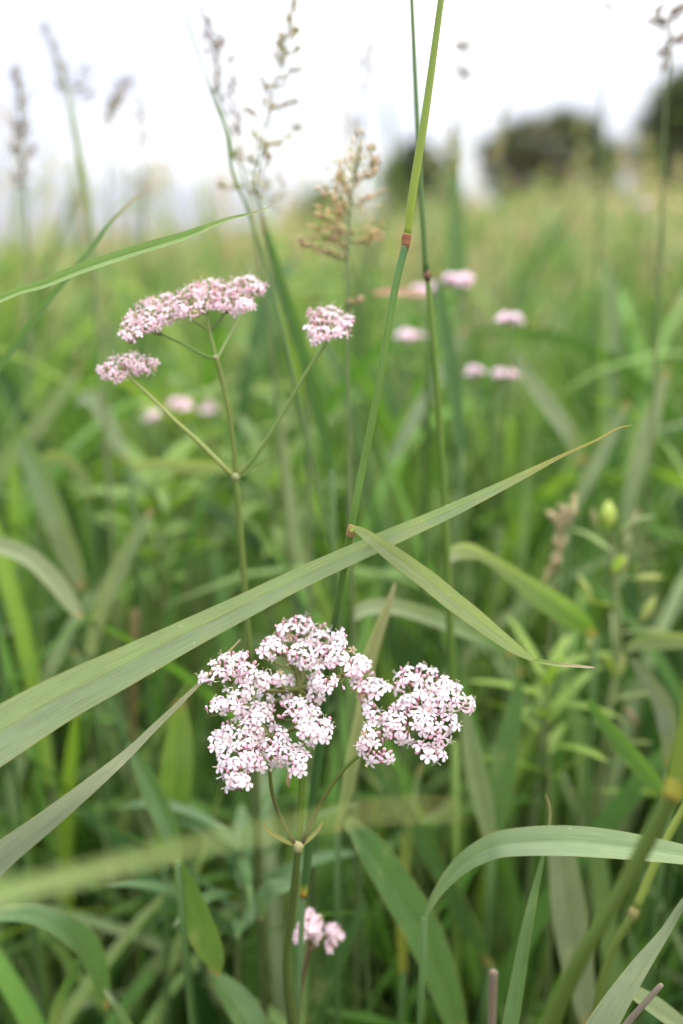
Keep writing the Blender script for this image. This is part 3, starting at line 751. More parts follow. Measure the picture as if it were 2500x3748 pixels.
leaf_thing('dry pinkish brown leaf tip lying level beside the thinner reed stem',
    [(1365, 1070, .50, 12), (1400, 1068, .50, 24), (1470, 1068, .505, 28), (1540, 1076, .51, 24), (1580, 1080, .515, 10)],
    (.42, .25, .17), (.46, .32, .25), foot='end', roll=.5, fold=.4, tip=.99, mat=M_DRY, name='dry_leaf', cat='dry leaf')
plain_stem('orange brown dead stalk low on the left above the long broad leaf', [(492, 2230, .60, 34), (490, 2330, .60, 32), (485, 2440, .61, 30)], (.27, .21, .10), name='dry_reed', cat='dry stem', mat=M_DRY)

# ------------------------------------------------------------------ flowering grasses (panicles)
def spikelets(mb, c, axis, n, ln, spread, colr, size):
    axis = np.array(axis, float); axis /= np.linalg.norm(axis)
    for _ in range(n):
        t = random.uniform(-.5, .5)
        o_ = rng.normal(size=3) * spread * (1 - abs(t)) 
        ctr = np.array(c) + axis * t * ln + o_
        a = axis + rng.normal(size=3) * .35; a /= np.linalg.norm(a)
        b = np.cross(a, rng.normal(size=3)); b /= np.linalg.norm(b); d_ = np.cross(a, b)
        s = size * random.uniform(.7, 1.3)
        V = [ctr - a * s, ctr + a * s, ctr + b * s * .3 - a * s * .15, ctr - (b * .5 - d_ * .8) * s * .3 - a * s * .15, ctr - (b * .5 + d_ * .8) * s * .3 - a * s * .15]
        cc = np.array(random.choice(colr)) * random.uniform(.8, 1.2)
        mb.add(V, [(0, 3, 2), (0, 4, 3), (0, 2, 4), (1, 2, 3), (1, 3, 4), (1, 4, 2)], cc)
def panicle(label, stem_rows, clumps, colr, d0, stem_c=(.15, .19, .08), size=.0024, dens=1.0):
    """clumps: (u, v, half length px, half width px, angle deg from up, d offset, joint index)"""
    C, r_ = path(stem_rows)
    g = to_ground(C[-1], C[-5])
    t = thing('flowering_grass', label, 'grass', g, 'flowering grasses standing among the blades')
    C2 = np.vstack([C, spline([C[-1], (C[-1] + np.array(g)) / 2, np.array(g)], 4)[1:]])
    mb = Mb(); tube(mb, C2, np.concatenate([r_, np.full(len(C2) - len(r_), r_[-1])]), stem_c, 7); mb.build('stem', M_STEM, t)
    for u, v, hl, hw, ang, dd in clumps:
        d = d0 + dd; c = np.array(P(u, v, d)); a = R(ang)
        ax = np.array(P(u + math.sin(a) * 50, v - math.cos(a) * 50, d)) - c; ax /= np.linalg.norm(ax)
        L = px(hl * 1.25, d); W = px(hw * 1.5, d)
        mb = Mb()
        n = max(14, int(dens * L * W / (size * size) * 3.0))
        spikelets(mb, c, ax, min(n, 240), L * 1.8, W * .5, colr, size)
        foot = c - ax * L
        di = np.linalg.norm(C2 - (foot - np.array([0, 0, .004])), axis=1); j = int(di.argmin())
        tube(mb, [C2[j], (C2[j] + foot) / 2 - np.array([0, 0, .001]), foot, c], [.0004, .0003, .0003, .0002], (.24, .22, .12), 4)
        mb.build('spikelet_cluster', M_DRY, t)
CR = [(.55, .45, .22), (.58, .40, .27), (.50, .47, .22), (.64, .50, .33)]
PUR = [(.42, .34, .30), (.46, .37, .32), (.38, .35, .25)]
OLV = [(.46, .42, .19), (.52, .42, .24), (.42, .41, .18)]
panicle('dense cream and reddish flowering grass head in the upper middle left of the tall reed stem',
    [(1335, 490, .425, 5), (1305, 600, .425, 7), (1285, 760, .425, 9), (1272, 950, .426, 11), (1272, 1250, .43, 13), (1280, 1700, .44, 14), (1282, 1900, .445, 22), (1290, 2200, .46, 18)],
    [(1318, 540, 55, 30, 8, 0), (1300, 610, 45, 30, 5, .004), (1362, 560, 30, 14, 10, .01), (1366, 610, 28, 16, 20, .006), (1250, 640, 55, 30, -18, 0), (1245, 690, 45, 34, -15, -.004), (1215, 740, 48, 26, -40, 0),
     (1270, 720, 40, 30, 10, .008), (1185, 790, 30, 18, -50, -.004), (1190, 830, 60, 26, -68, 0), (1240, 810, 40, 24, -35, .004), (1180, 862, 40, 18, -75, 0), (1245, 875, 35, 22, -20, .004), (1355, 720, 48, 20, 62, .02), (1362, 845, 42, 28, 30, .02), (1365, 875, 44, 20, 80, .02),
     (1130, 895, 40, 14, -62, .0), (1180, 920, 40, 15, -75, .0), (1345, 640, 30, 14, 60, .01), (1300, 1100, 18, 8, 70, .0)], CR, .425)
panicle('loose yellowish flowering grass head leaning against the sky in the upper middle',
    [(1075, -30, .47, 4), (1060, 60, .47, 5), (1040, 180, .47, 6), (1015, 290, .47, 6), (985, 400, .47, 7), (960, 540, .47, 8), (935, 660, .47, 10), (950, 760, .47, 16), (1000, 980, .468, 18), (1060, 1180, .47, 18), (1120, 1400, .48, 18), (1130, 1700, .49, 18)],
    [(1075, 30, 32, 17, 20, 0), (1062, 85, 30, 15, -5, .01), (1028, 110, 26, 13, -12, 0), (1075, 130, 24, 14, 25, 0), (1062, 192, 34, 12, 65, 0), (1025, 165, 30, 12, -15, .01), (1020, 215, 36, 12, -30, .02), (1050, 272, 40, 13, 68, 0), (965, 300, 30, 12, -22, .01),
     (1010, 312, 30, 7, 85, 0), (982, 395, 36, 18, -4, 0), (1055, 382, 32, 16, 68, .01), (915, 412, 32, 14, -62, 0), (945, 505, 42, 17, -35, 0), (1030, 515, 44, 14, 72, .01), (975, 565, 36, 30, -5, 0), (900, 560, 44, 18, -48, 0), (1092, 460, 22, 10, 70, .04),
     (935, 668, 38, 26, -15, 0), (845, 680, 42, 12, -85, 0), (1020, 700, 46, 22, 20, .05), (1000, 660, 40, 16, 30, .06), (865, 578, 22, 11, -40, 0)], OLV, .47)
panicle('purplish feathery flowering grass head high in the upper left middle',
    [(735, 30, .52, 4), (770, 120, .52, 5), (790, 210, .52, 6), (800, 330, .515, 8), (815, 430, .51, 11), (850, 520, .51, 10), (905, 700, .51, 10), (950, 960, .515, 14), (1000, 1300, .53, 16)],
    [(745, 55, 30, 16, -25, 0), (768, 105, 36, 20, -25, 0), (790, 160, 34, 24, -8, 0), (805, 150, 24, 14, 25, 0), (765, 150, 26, 16, -30, .02), (780, 210, 34, 20, -25, .01), (838, 220, 22, 12, 40, .02), (790, 280, 42, 20, 5, 0), (800, 340, 40, 16, -5, 0), (855, 300, 34, 14, 20, .03),
     (850, 365, 44, 18, 5, .02), (862, 430, 44, 20, -10, .02), (868, 480, 30, 14, -15, .03)], PUR, .515)
FAINT = [
 ('faint blurred grass head standing near the left edge against the sky', [(62, 250, .60, 4), (75, 420, .60, 7), (85, 620, .60, 9), (100, 900, .61, 10), (110, 1300, .62, 12)], [(60, 275, 32, 14, 0, 0), (72, 340, 40, 22, 5, 0), (80, 400, 34, 26, 0, 0), (60, 470, 26, 18, -25, 0), (90, 470, 28, 18, 30, 0), (112, 545, 22, 14, 30, 0), (55, 545, 20, 12, -30, 0), (80, 630, 32, 20, 5, 0)], PUR, .60, 1),
 ('faint grass head on a thick green stalk at the upper left', [(175, 110, .66, 5), (215, 230, .65, 6), (245, 320, .64, 14), (265, 430, .63, 26), (290, 560, .62, 26), (315, 700, .61, 24), (335, 850, .60, 20), (350, 1050, .6, 18)], [(172, 120, 46, 20, -20, .05), (205, 200, 46, 22, -15, .03), (235, 270, 40, 28, 0, .02), (300, 290, 44, 30, 40, .04), (300, 360, 40, 26, 60, .05), (215, 300, 36, 20, -20, .05)], PUR, .66, .6),
 ('small brownish blurred grass head leaning right between the stalks at the upper left', [(470, 290, .74, 5), (430, 350, .74, 6), (405, 440, .74, 6), (400, 700, .74, 6), (395, 1000, .75, 10)], [(440, 335, 44, 20, 38, 0), (425, 365, 44, 24, 35, .01), (400, 420, 30, 22, 20, .03), (455, 310, 26, 12, 40, 0)], PUR, .74, 1),
 ('very faint grass head beside the small brownish one in the upper left', [(510, 350, .9, 6), (515, 450, .9, 7), (520, 800, .9, 8), (525, 1100, .92, 10)], [(512, 390, 46, 26, 0, 0), (520, 460, 44, 30, 5, 0), (530, 520, 30, 20, 10, 0)], PUR, .9, .5),
 ('pale blurred head low over the horizon at the left middle', [(535, 600, .85, 6), (530, 720, .85, 7), (525, 950, .86, 9)], [(540, 640, 40, 26, 10, 0), (500, 680, 36, 20, -40, 0), (550, 700, 40, 26, 25, 0)], OLV, .85, .6),
 ('faint blurred head against the sky between the two tall flowering heads and the reed', [(1380, 90, .80, 5), (1350, 200, .80, 6), (1330, 350, .80, 6), (1320, 800, .82, 8), (1318, 1100, .84, 10)], [(1375, 130, 44, 16, 38, 0), (1350, 180, 40, 22, 40, 0), (1430, 170, 36, 18, 45, .03), (1310, 220, 34, 16, -50, .03), (1370, 250, 36, 20, 10, .05), (1330, 320, 18, 14, 0, .0), (1290, 440, 40, 22, -5, .1)], PUR, .80, .6),
 ('thin faint head rising to the top edge right of the reed stems', [(1765, -30, .66, 4), (1740, 60, .66, 5), (1715, 150, .66, 5), (1690, 280, .66, 6), (1680, 700, .67, 8), (1675, 1050, .68, 10)], [(1755, 10, 34, 12, 22, 0), (1738, 55, 34, 14, 25, 0), (1712, 98, 22, 12, 30, 0), (1680, 165, 22, 14, -70, 0), (1712, 168, 22, 12, 60, 0), (1680, 258, 24, 12, -40, .03), (1715, 270, 20, 12, 40, .03)], PUR, .66, .8),
 ('sparse grey head at the top edge near the right corner', [(2215, -60, .70, 5), (2205, 60, .70, 6), (2200, 300, .72, 8), (2195, 700, .75, 10), (2190, 1000, .78, 12)], [(2190, 10, 30, 14, -60, 0), (2245, 60, 26, 16, 30, 0), (2260, 5, 26, 12, 60, 0)], PUR, .70, .9),
 ('brown flowering grass head in the top right corner', [(2480, -80, .52, 5), (2465, 60, .52, 6), (2450, 200, .52, 7), (2430, 500, .53, 9), (2420, 900, .55, 12)], [(2435, 10, 40, 18, 40, 0), (2465, 60, 44, 18, 55, 0), (2490, 20, 30, 16, 30, 0), (2410, 90, 36, 18, -60, .03), (2440, 175, 34, 16, 45, .03), (2490, 135, 30, 14, 60, 0), (2440, 230, 34, 16, 30, .05)], [(.34, .26, .16), (.30, .24, .17)], .52, 1),
 ('thin pale head rising before the rounded olive tree', [(1875, 310, .9, 5), (1850, 400, .9, 6), (1835, 520, .9, 8), (1830, 800, .9, 10), (1825, 1100, .92, 12)], [(1870, 335, 40, 12, 25, 0), (1850, 400, 34, 16, 15, 0), (1835, 470, 36, 18, 0, 0), (1820, 560, 36, 20, 10, 0)], OLV, .9, .7),
 ('blurred greenish head before the bush right of the reed stems', [(1655, 480, .75, 8), (1660, 620, .75, 9), (1670, 900, .76, 12)], [(1650, 495, 34, 26, 0, 0), (1640, 560, 30, 22, -30, 0), (1675, 600, 30, 20, 20, 0)], OLV, .75, .8),
 ('buff knotted grass head at the right above the pale drooping leaf', [(2110, 1830, .50, 8), (2060, 1950, .50, 12), (2040, 2080, .505, 16), (2020, 2250, .51, 14)], [(2095, 1865, 38, 16, 15, 0), (2065, 1885, 34, 14, -25, 0), (2030, 1900, 34, 14, -35, 0), (2050, 1960, 44, 18, 10, 0), (2045, 2020, 44, 14, 20, 0), (2020, 2080, 40, 12, 35, 0)], [(.50, .42, .25), (.56, .47, .3)], .50, 1),
]
for label, st, cls, cr, d0, dn in FAINT:
    panicle(label, st, cls, cr, d0, size=.0034, dens=dn * 1.4)

# ------------------------------------------------------------------ valerian
WHITE = np.array((.82, .765, .775)); PINK = np.array((.76, .46, .56)); ROSE = np.array((.72, .36, .46)); CREAM = (.78, .72, .42); WHITE0 = WHITE
def flower_mesh(seed, s=1.0, stamens=3, simple=False, pink=0.0):
    rnd = random.Random(seed)
    WHITE = WHITE0 * (1 - pink) + PINK * pink; s = s * rnd.uniform(.85, 1.08)
    mb = Mb()
    # funnel tube, axis +Z, mouth at z=0
    sides = 6; rings = [(-.0034, .00028), (-.0022, .00042), (-.0008, .0007), (0, .00085)]
    if simple: rings = [(-.003, .0003), (0, .0008)]; sides = 5
    V = []; C = []
    for z, r in rings:
        for k in range(sides):
            a = 2 * math.pi * k / sides; V.append((r * math.cos(a) * s, r * math.sin(a) * s, z * s)); C.append(PINK * .5 + WHITE * .5 if z < -.001 else WHITE * .9)
    F = [(i * sides + k, i * sides + (k + 1) % sides, (i + 1) * sides + (k + 1) % sides, (i + 1) * sides + k) for i in range(len(rings) - 1) for k in range(sides)]
    mb.add(V, F, C)
    tint = rnd.uniform(0, .4)
    for k in range(5):
        a = 2 * math.pi * k / 5 + rnd.uniform(-.14, .14)
        L = .0022 * rnd.uniform(.88, 1.12) * s; W = .00088 * rnd.uniform(.9, 1.12) * s; cv = rnd.uniform(.05, .45)
        prof = [(.0, .5), (.35, .78), (.72, 1.0), (.93, .72), (1.0, .25)] if not simple else [(0, .5), (.7, 1), (1, .4)]
        ca, sa = math.cos(a), math.sin(a); r0 = .0006 * s
        V = []; C = []
        for t, wv in prof:
            r = r0 + L * t; z = .0002 * s - cv * L * t * t
            for x_ in (-1, 0, 1):
                w_ = W * wv * x_
                V.append((r * ca - w_ * sa, r * sa + w_ * ca, z + (abs(x_) * .15) * W))
                k_ = 1 - t
                C.append(WHITE * (1 - .55 * k_ * k_ - .2 * tint) + PINK * (.55 * k_ * k_ + .2 * tint))
        F = [(i * 3 + j, i * 3 + j + 1, i * 3 + j + 4, i * 3 + j + 3) for i in range(len(prof) - 1) for j in range(2)]
        mb.add(V, F, C)
    if not simple:
        for k in range(stamens):
            a = rnd.uniform(0, 6.28); sp = rnd.uniform(.0004, .0014) * s; h = rnd.uniform(.0018, .0032) * s
            p0 = np.array((0, 0, -.0005 * s)); p2 = np.array((sp * math.cos(a), sp * math.sin(a), h)); p1 = (p0 + p2) / 2 + np.array((0, 0, .0003 * s))
            tube(mb, [p0, p1, p2], .00008 * s, (.85, .78, .8), 3, cap=False)
            q = .00024 * s
            V = [p2 + np.array(v_) * q for v_ in ((1.3, 0, 0), (-1.3, 0, 0), (0, 1, 0), (0, -1, 0), (0, 0, 1), (0, 0, -1))]
            mb.add(V, [(0, 2, 4), (2, 1, 4), (1, 3, 4), (3, 0, 4), (2, 0, 5), (1, 2, 5), (3, 1, 5), (0, 3, 5)], CREAM)
    me = mb_mesh(mb, 'flower', M_PETAL)
    return me
def mb_mesh(mb, name, mat):
    me = bpy.data.meshes.new(name); me.from_pydata([tuple(map(float, v)) for v in mb.V], [], mb.F); me.update()
    a = me.color_attributes.new('Col', 'FLOAT_COLOR', 'POINT'); cc = np.ones((len(mb.V), 4), dtype=np.float32); cc[:, :3] = np.array(mb.C)
    a.data.foreach_set('color', cc.ravel())
    ul = me.uv_layers.new(name='UVMap'); li = np.empty(len(me.loops), dtype=np.int32); me.loops.foreach_get('vertex_index', li)
    ul.data.foreach_set('uv', np.array(mb.U, dtype=np.float32)[li].ravel())
    me.polygons.foreach_set('use_smooth', np.ones(len(me.polygons), dtype=bool)); me.materials.append(mat)
    return me
def bud_mesh(seed):
    rnd = random.Random(seed); mb = Mb(); sides = 7
    r1 = rnd.uniform(.00055, .0008)
    rings = [(-.0030, .00022), (-.0016, .0003), (-.0008, r1 * .75), (0, r1), (.0007, r1 * .85), (.0012, r1 * .3)]
    V = []; C = []
    tone = rnd.uniform(0, 1)
    for z, r in rings:
        for k in range(sides):
            a = 2 * math.pi * k / sides; V.append((r * math.cos(a), r * math.sin(a), z))
            C.append((PINK * (1 - tone) + ROSE * tone) * (.9 if z < -.001 else 1.0) if z > -.0028 else np.array((.2, .15, .07)))
    F = [(i * sides + k, i * sides + (k + 1) % sides, (i + 1) * sides + (k + 1) % sides, (i + 1) * sides + k) for i in range(len(rings) - 1) for k in range(sides)]
    F.append(tuple((len(rings) - 1) * sides + k for k in range(sides)))
    mb.add(V, F, C)
    return mb_mesh(mb, 'bud', M_BUD)
FLOW = [flower_mesh(i, 1.0, 3 if i % 2 else 2) for i in range(7)]
FLOWB = [flower_mesh(70 + i, .7, 3, pink=.2) for i in range(2)]
for me_ in FLOWB:
    me_.attributes['Col'].data.foreach_set('color', np.tile([.50, .38, .26, 1.], (len(me_.vertices), 1)).ravel().astype(np.float32))
FLOWP = [flower_mesh(20 + i, 1.0, 2, pink=.45) for i in range(5)]
BUDS = [bud_mesh(i) for i in range(5)]
FLOWS = [flower_mesh(50 + i, 1.0, simple=True) for i in range(3)]

def inside(poly, x, y):
    n = len(poly); c = False; j = n - 1
    for i in range(n):
        xi, yi = poly[i]; xj, yj = poly[j]
        if (yi > y) != (yj > y) and x < (xj - xi) * (y - yi) / (yj - yi) + xi: c = not c
        j = i
    return c
def edge_dist(poly, x, y):
    p = np.array(poly, float); q = np.roll(p, -1, 0); d = q - p
    t = np.clip(((x - p[:, 0]) * d[:, 0] + (y - p[:, 1]) * d[:, 1]) / (d ** 2).sum(1), 0, 1)
    cx = p[:, 0] + t * d[:, 0]; cy = p[:, 1] + t * d[:, 1]
    dd = np.hypot(x - cx, y - cy); i = dd.argmin()
    return dd[i], cx[i], cy[i]
def poisson(poly, rad, tries, prev=()):
    p = np.array(poly); x0, y0 = p.min(0); x1, y1 = p.max(0); pts = []; allp = list(prev)
    for _ in range(tries):
        x, y = random.uniform(x0, x1), random.uniform(y0, y1)
        if not inside(poly, x, y): continue
        if all((x - a) ** 2 + (y - b) ** 2 > r * r for a, b, r in [(a, b, (rad + r) / 2) for a, b, r in allp]):
            pts.append((x, y)); allp.append((x, y, rad))
    return pts
UP = Vector((0, 0, 1))
def cluster(plant, poly, d, hub_from, fr=29.5, br=15, scale=1.0, slope=1.1, bulge=.006, R0=70, bud_share=1.0, tries=2600, face=.75, hub_dd=.010, hub_dv=40, simple=False, c_ped=(.16, .17, .05), counter=None, label=None, clump=84):
    """an umbel part: pedicels as its own mesh, flowers and buds as sub-parts"""
    cx = np.mean([p[0] for p in poly]); cy = np.mean([p[1] for p in poly])
    fl = poisson(poly, fr, tries)
    bd = poisson(poly, br, int(tries * 1.2 * bud_share), [(a, b, fr * .9) for a, b in fl])
    cen = np.array(poisson(poly, clump, 700) or [(cx, cy)])
    def surf(x, y, deep=0):
        j_ = int(((cen - [x, y]) ** 2).sum(1).argmin()); ox, oy = (x - cen[j_][0]) / (clump * .5), -(y - cen[j_][1]) / (clump * .5)
        fan = Vector((ox, oy * SP, oy * CP)) * .55
        deep = deep + .0016 * (ox * ox + oy * oy)
        e, ex, ey = edge_dist(poly, x, y); t = min(1, e / R0)
        dd = d + slope * (cy - y) * K * d - bulge * (1 - (1 - t) ** 2) + deep
        o2 = Vector((ex - x, -(ey - y), 0)); o2 = o2.normalized() if o2.length > 0 else o2
        outw = Vector((o2.x, o2.y * SP, o2.y * CP))
        tocam = (Vector((0, 0, EYE)) - P(x, y, dd)).normalized()
        nrm = (UP * .62 + tocam * face + outw * (1 - t) * .75 + fan + Vector(rng.normal(size=3)) * .34).normalized()
        return P(x, y, dd), nrm
    items = [(surf(x, y, random.uniform(-.0012, .0012)), 'f') for x, y in fl] + [(surf(x, y, random.uniform(.0004, .0026)), 'b') for x, y in bd]
    if clump > 60:      # small gaps between the bunches of an umbel
        keep_ = []
        for it, (x, y) in zip(items, list(fl) + list(bd)):
            dd_ = math.sqrt(((cen - [x, y]) ** 2).sum(1).min())
            if dd_ < clump * .50 or random.random() < .78: keep_.append(it)
        items = keep_
    if not items: return
    pos = np.array([i[0][0] for i in items]); nrm = np.array([i[0][1] for i in items])
    # sub-hubs
    ns = max(1, len(items) // 9); idx = [0]; dist = np.linalg.norm(pos - pos[0], axis=1)
    for _ in range(ns - 1):
        j = int(dist.argmax()); idx.append(j); dist = np.minimum(dist, np.linalg.norm(pos - pos[j], axis=1))
    near = np.linalg.norm(pos[:, None] - pos[idx][None], axis=2).argmin(1)
    hub = np.array(P(cx, cy + hub_dv, d + hub_dd))
    mb = Mb()
    hf = np.array(hub_from)
    tube(mb, spline([hf, (hf + hub) / 2 + np.array([0, .001, -.001]), hub], 3), np.linspace(.0010, .0008, 7) * scale, c_ped, 5)
    for s in range(len(idx)):
        mem = np.nonzero(near == s)[0]
        if not len(mem): continue
        sub = pos[mem].mean(0) - nrm[mem].mean(0) * .0062 * scale
        tube(mb, spline([hub, (hub + sub) / 2 - np.array([0, 0, .0008]), sub], 3), .00048 * scale, np.array(c_ped) * random.uniform(.8, 1.2) + np.array((.03, 0, 0)) * random.random(), 4, cap=False)
        for m_ in mem:
            foot = pos[m_] - nrm[m_] * (.0034 * scale)
            tube(mb, [sub, (sub + foot) / 2 - nrm[m_] * .0004, foot, foot + nrm[m_] * .0006], [.0003 * scale, .00026 * scale, .00034 * scale, .0003 * scale], np.array(c_ped) * 1.05, 4, cap=False)
    u = mb.build('flower_cluster', M_STEM, plant)
    if label: u['label'] = label
    for (p, n_), kind in items:
        if counter is not None and counter.get(kind, 0) >= 298: continue
        src = random.choice(FLOWB) if kind == 'f' and random.random() < .035 else (random.choice(FLOWP if simple or random.random() < .07 else FLOW)) if kind == 'f' else random.choice(BUDS)
        nm = 'flower' if kind == 'f' else 'bud'
        o = bpy.data.objects.new(nm, src); col.objects.link(o)
        q = n_.to_track_quat('Z', 'Y') @ Quaternion((0, 0, 1), random.uniform(0, 6.28))
        o.rotation_euler = q.to_euler(); s = scale * random.uniform(.72, .97) * (1.0 if kind == 'f' else .95); o.scale = (s, s, s)
        o.parent = u; o.location = p - WLOC[u.name]
        if counter is not None: counter[kind] = counter.get(kind, 0) + 1
def cr(poly, ox, oy, s): return [(ox + x * s, oy + y * s) for x, y in poly]
cnt = {}
gp = P(1075, 3748, .38); gp = Vector((gp.x, gp.y + .12, gz(gp.x, gp.y)))
val = thing('valerian', 'pink and white valerian in sharp focus with two large umbels, below the crossing leaf', 'flower', gp)
def stem_part(plant, name, rows, c, n=6, sides=9, label=None):
    C, r_ = path(rows, n); mb = Mb(); tube(mb, C, r_, c, sides); o = mb.build(name, M_STEM, plant)
    if label: o['label'] = label
    return C
C = stem_part(val, 'stem', [(1092, 3096, .352, 24), (1084, 3180, .355, 28), (1070, 3320, .361, 30), (1055, 3430, .366, 30), (1050, 3560, .372, 32), (1072, 3748, .382, 44), (1085, 3900, .39, 44)], (.085, .115, .03))
mb = Mb(); g0 = np.array(C[-1]); tube(mb, spline([g0, (g0 + np.array(gp)) / 2, np.array(gp)], 5), .0026, (.07, .08, .03), 8); mb.build('lower_stem', M_STEM, val)
hubA, hubB, hubC = P(1100, 2520, .350), P(990, 2700, .337), P(1425, 2660, .344)
stem_part(val, 'branch', [(1096, 3090, .352, 24), (1100, 2980, .350, 25), (1108, 2800, .349, 25), (1108, 2650, .350, 22), (1100, 2520, .350, 16)], (.105, .17, .025))
C, r_ = path([(1080, 3088, .351, 14), (1040, 3020, .347, 15), (1003, 2930, .343, 15), (988, 2830, .340, 14), (990, 2700, .337, 12)])
mb = Mb(); tt = np.linspace(0, 1, len(C))[:, None]; tube(mb, C, r_, np.array((.12, .075, .04)) * (1 - tt) + np.array((.13, .17, .03)) * tt, 8); mb.build('branch', M_STEM, val)
C, r_ = path([(1106, 3086, .351, 18), (1140, 3010, .347, 18), (1185, 2920, .344, 16), (1250, 2825, .343, 15), (1320, 2760, .343, 14), (1390, 2715, .343, 13), (1425, 2660, .344, 11)])
mb = Mb(); tt = np.linspace(0, 1, len(C))[:, None]; tube(mb, C, r_, np.array((.12, .075, .045)) * (1 - np.clip(tt * 1.6, 0, 1)) + np.array((.12, .19, .025)) * np.clip(tt * 1.6, 0, 1), 8); mb.build('branch', M_STEM, val)
C, r_ = path([(1094, 3078, .351, 30), (1093, 3090, .351, 42), (1092, 3102, .351, 38), (1090, 3114, .352, 28)], 3)
mb = Mb(); tube(mb, C, r_, (.38, .36, .18), 10); mb.build('node', M_STEM, val)
mb = Mb(); ribbon(mb, [(1072, 3092, .351, 12), (1030, 3070, .348, 16), (985, 3042, .345, 13), (962, 3008, .343, 3)], (.3, .3, .12), (.3, .2, .1), roll=.5, fold=.5, tip=.6); mb.build('bract', M_BLADE, val)
mb = Mb(); ribbon(mb, [(1112, 3088, .352, 12), (1140, 3062, .356, 15), (1165, 3035, .36, 12), (1182, 3005, .363, 3)], (.26, .27, .08), (.2, .17, .06), roll=-.5, fold=.5, tip=.7); mb.build('bract', M_BLADE, val)
mb = Mb(); ribbon(mb, [(1062, 2810, .338, 10), (1058, 2840, .337, 18), (1055, 2868, .337, 14), (1062, 2880, .337, 3)], (.42, .36, .24), (.3, .2, .12), roll=.3, fold=.5, tip=.8); mb.build('bract', M_DRY, val)
S3 = (730, 2230, .4146); S4 = (1280, 2400, .3189)
mainc = [
 (cr([(680, 150), (840, 60), (980, 65), (1160, 130), (1165, 260), (1100, 320), (900, 290), (690, 210)], *S3), .353, hubA, dict(face=.35, hub_dd=.006, hub_dv=60)),
 (cr([(480, 300), (660, 230), (900, 270), (1150, 310), (1190, 420), (1060, 480), (950, 540), (860, 470), (660, 450), (540, 440)], *S3), .345, hubA, dict(hub_dv=60, hub_dd=.006)),
 (cr([(1150, 240), (1250, 160), (1320, 240), (1310, 330), (1400, 380), (1490, 450), (1500, 530), (1340, 600), (1300, 650), (1250, 760), (1170, 730), (1050, 700), (1030, 600), (1010, 510), (1180, 420)], *S3), .338, hubA, dict()),
 (cr([(10, 640), (30, 540), (90, 450), (350, 370), (500, 380), (520, 570), (440, 650), (380, 600), (250, 590), (90, 640)], *S3), .337, hubB, dict(face=.5)),
 (cr([(60, 870), (120, 900), (100, 830), (170, 720), (330, 630), (450, 640), (450, 750), (330, 890), (180, 900)], *S3), .333, hubB, dict(face=.6, hub_dv=20)),
 (cr([(500, 620), (560, 570), (620, 600), (600, 690), (520, 700)], *S3), .340, hubA, dict(face=.6, hub_dv=35)),
 (cr([(640, 560), (690, 530), (750, 580), (730, 650), (650, 650)], *S3), .341, hubA, dict(face=.6, hub_dv=35)),
 (cr([(500, 740), (600, 720), (640, 790), (560, 800)], *S3), .356, hubA, dict(face=.6, fr=44, hub_dd=.002)),
 (cr([(950, 600), (1040, 570), (1060, 650), (990, 680)], *S3), .352, hubA, dict(face=.6, fr=36, hub_dd=.002)),
 (cr([(960, 710), (1060, 700), (1100, 770), (1050, 820), (970, 800)], *S3), .347, hubA, dict(face=.7, fr=36, hub_dd=.002)),
 (cr([(740, 590), (850, 575), (850, 640), (760, 650)], *S3), .354, hubA, dict(face=.6, fr=36, hub_dd=.002)),
 (cr([(700, 690), (830, 690), (850, 780), (740, 810)], *S3), .352, hubA, dict(face=.6, fr=36, hub_dd=.002)),
 (cr([(340, 860), (600, 820), (670, 870), (640, 960), (660, 1040), (600, 1090), (520, 1180), (560, 1400), (430, 1420), (430, 1500), (430, 1580), (240, 1590), (180, 1400), (150, 1300), (90, 1230), (160, 1050), (290, 960)], *S3), .329, hubB, dict(fr=28)),
 (cr([(560, 1090), (700, 1040), (790, 1130), (740, 1200), (860, 1200), (950, 1270), (930, 1450), (820, 1450), (760, 1390), (640, 1370), (560, 1300), (530, 1180)], *S3), .327, hubB, dict(fr=28, hub_dv=10)),
 (cr([(670, 900), (780, 790), (920, 810), (1040, 890), (1150, 960), (1150, 1150), (960, 1200), (870, 1110), (820, 960), (740, 1000)], *S3), .329, hubB, dict(fr=28, hub_dv=10)),
 (cr([(0, 230), (130, 170), (250, 190), (350, 280), (480, 340), (500, 370), (330, 430), (220, 450), (120, 470), (20, 400)], *S4), .340, hubC, dict(face=.5, hub_dv=60, hub_dd=.004)),
 (cr([(100, 520), (250, 510), (340, 620), (360, 800), (330, 900), (250, 980), (130, 1040), (110, 960), (170, 870), (220, 790), (200, 680), (110, 600)], *S4), .331, hubC, dict(face=.85)),
 (cr([(520, 240), (600, 130), (850, 110), (1050, 220), (1200, 270), (1300, 380), (1400, 470), (1460, 580), (1300, 660), (1240, 720), (1000, 640), (800, 600), (640, 560), (560, 520), (620, 420), (540, 400)], *S4), .343, hubC, dict(face=.45, fr=28)),
 (cr([(350, 700), (450, 600), (560, 520), (800, 600), (1000, 640), (1240, 720), (1240, 840), (1130, 860), (1150, 980), (1120, 1040), (1000, 1060), (750, 1000), (480, 960), (350, 850)], *S4), .331, hubC, dict(face=.85, fr=31, hub_dv=0)),
 (cr([(110, 950), (250, 950), (440, 900), (480, 1070), (480, 1200), (380, 1230), (200, 1230), (130, 1080)], *S4), .327, hubC, dict(fr=40, hub_dv=-20)),
 (cr([(730, 1000), (1000, 1050), (1110, 1130), (1100, 1190), (830, 1260), (760, 1170)], *S4), .326, hubC, dict(fr=34, hub_dv=-20)),
]
for poly, d, hub, kw in mainc:
    cluster(val, poly, d, hub, counter=cnt, **kw)
print('main valerian', cnt)

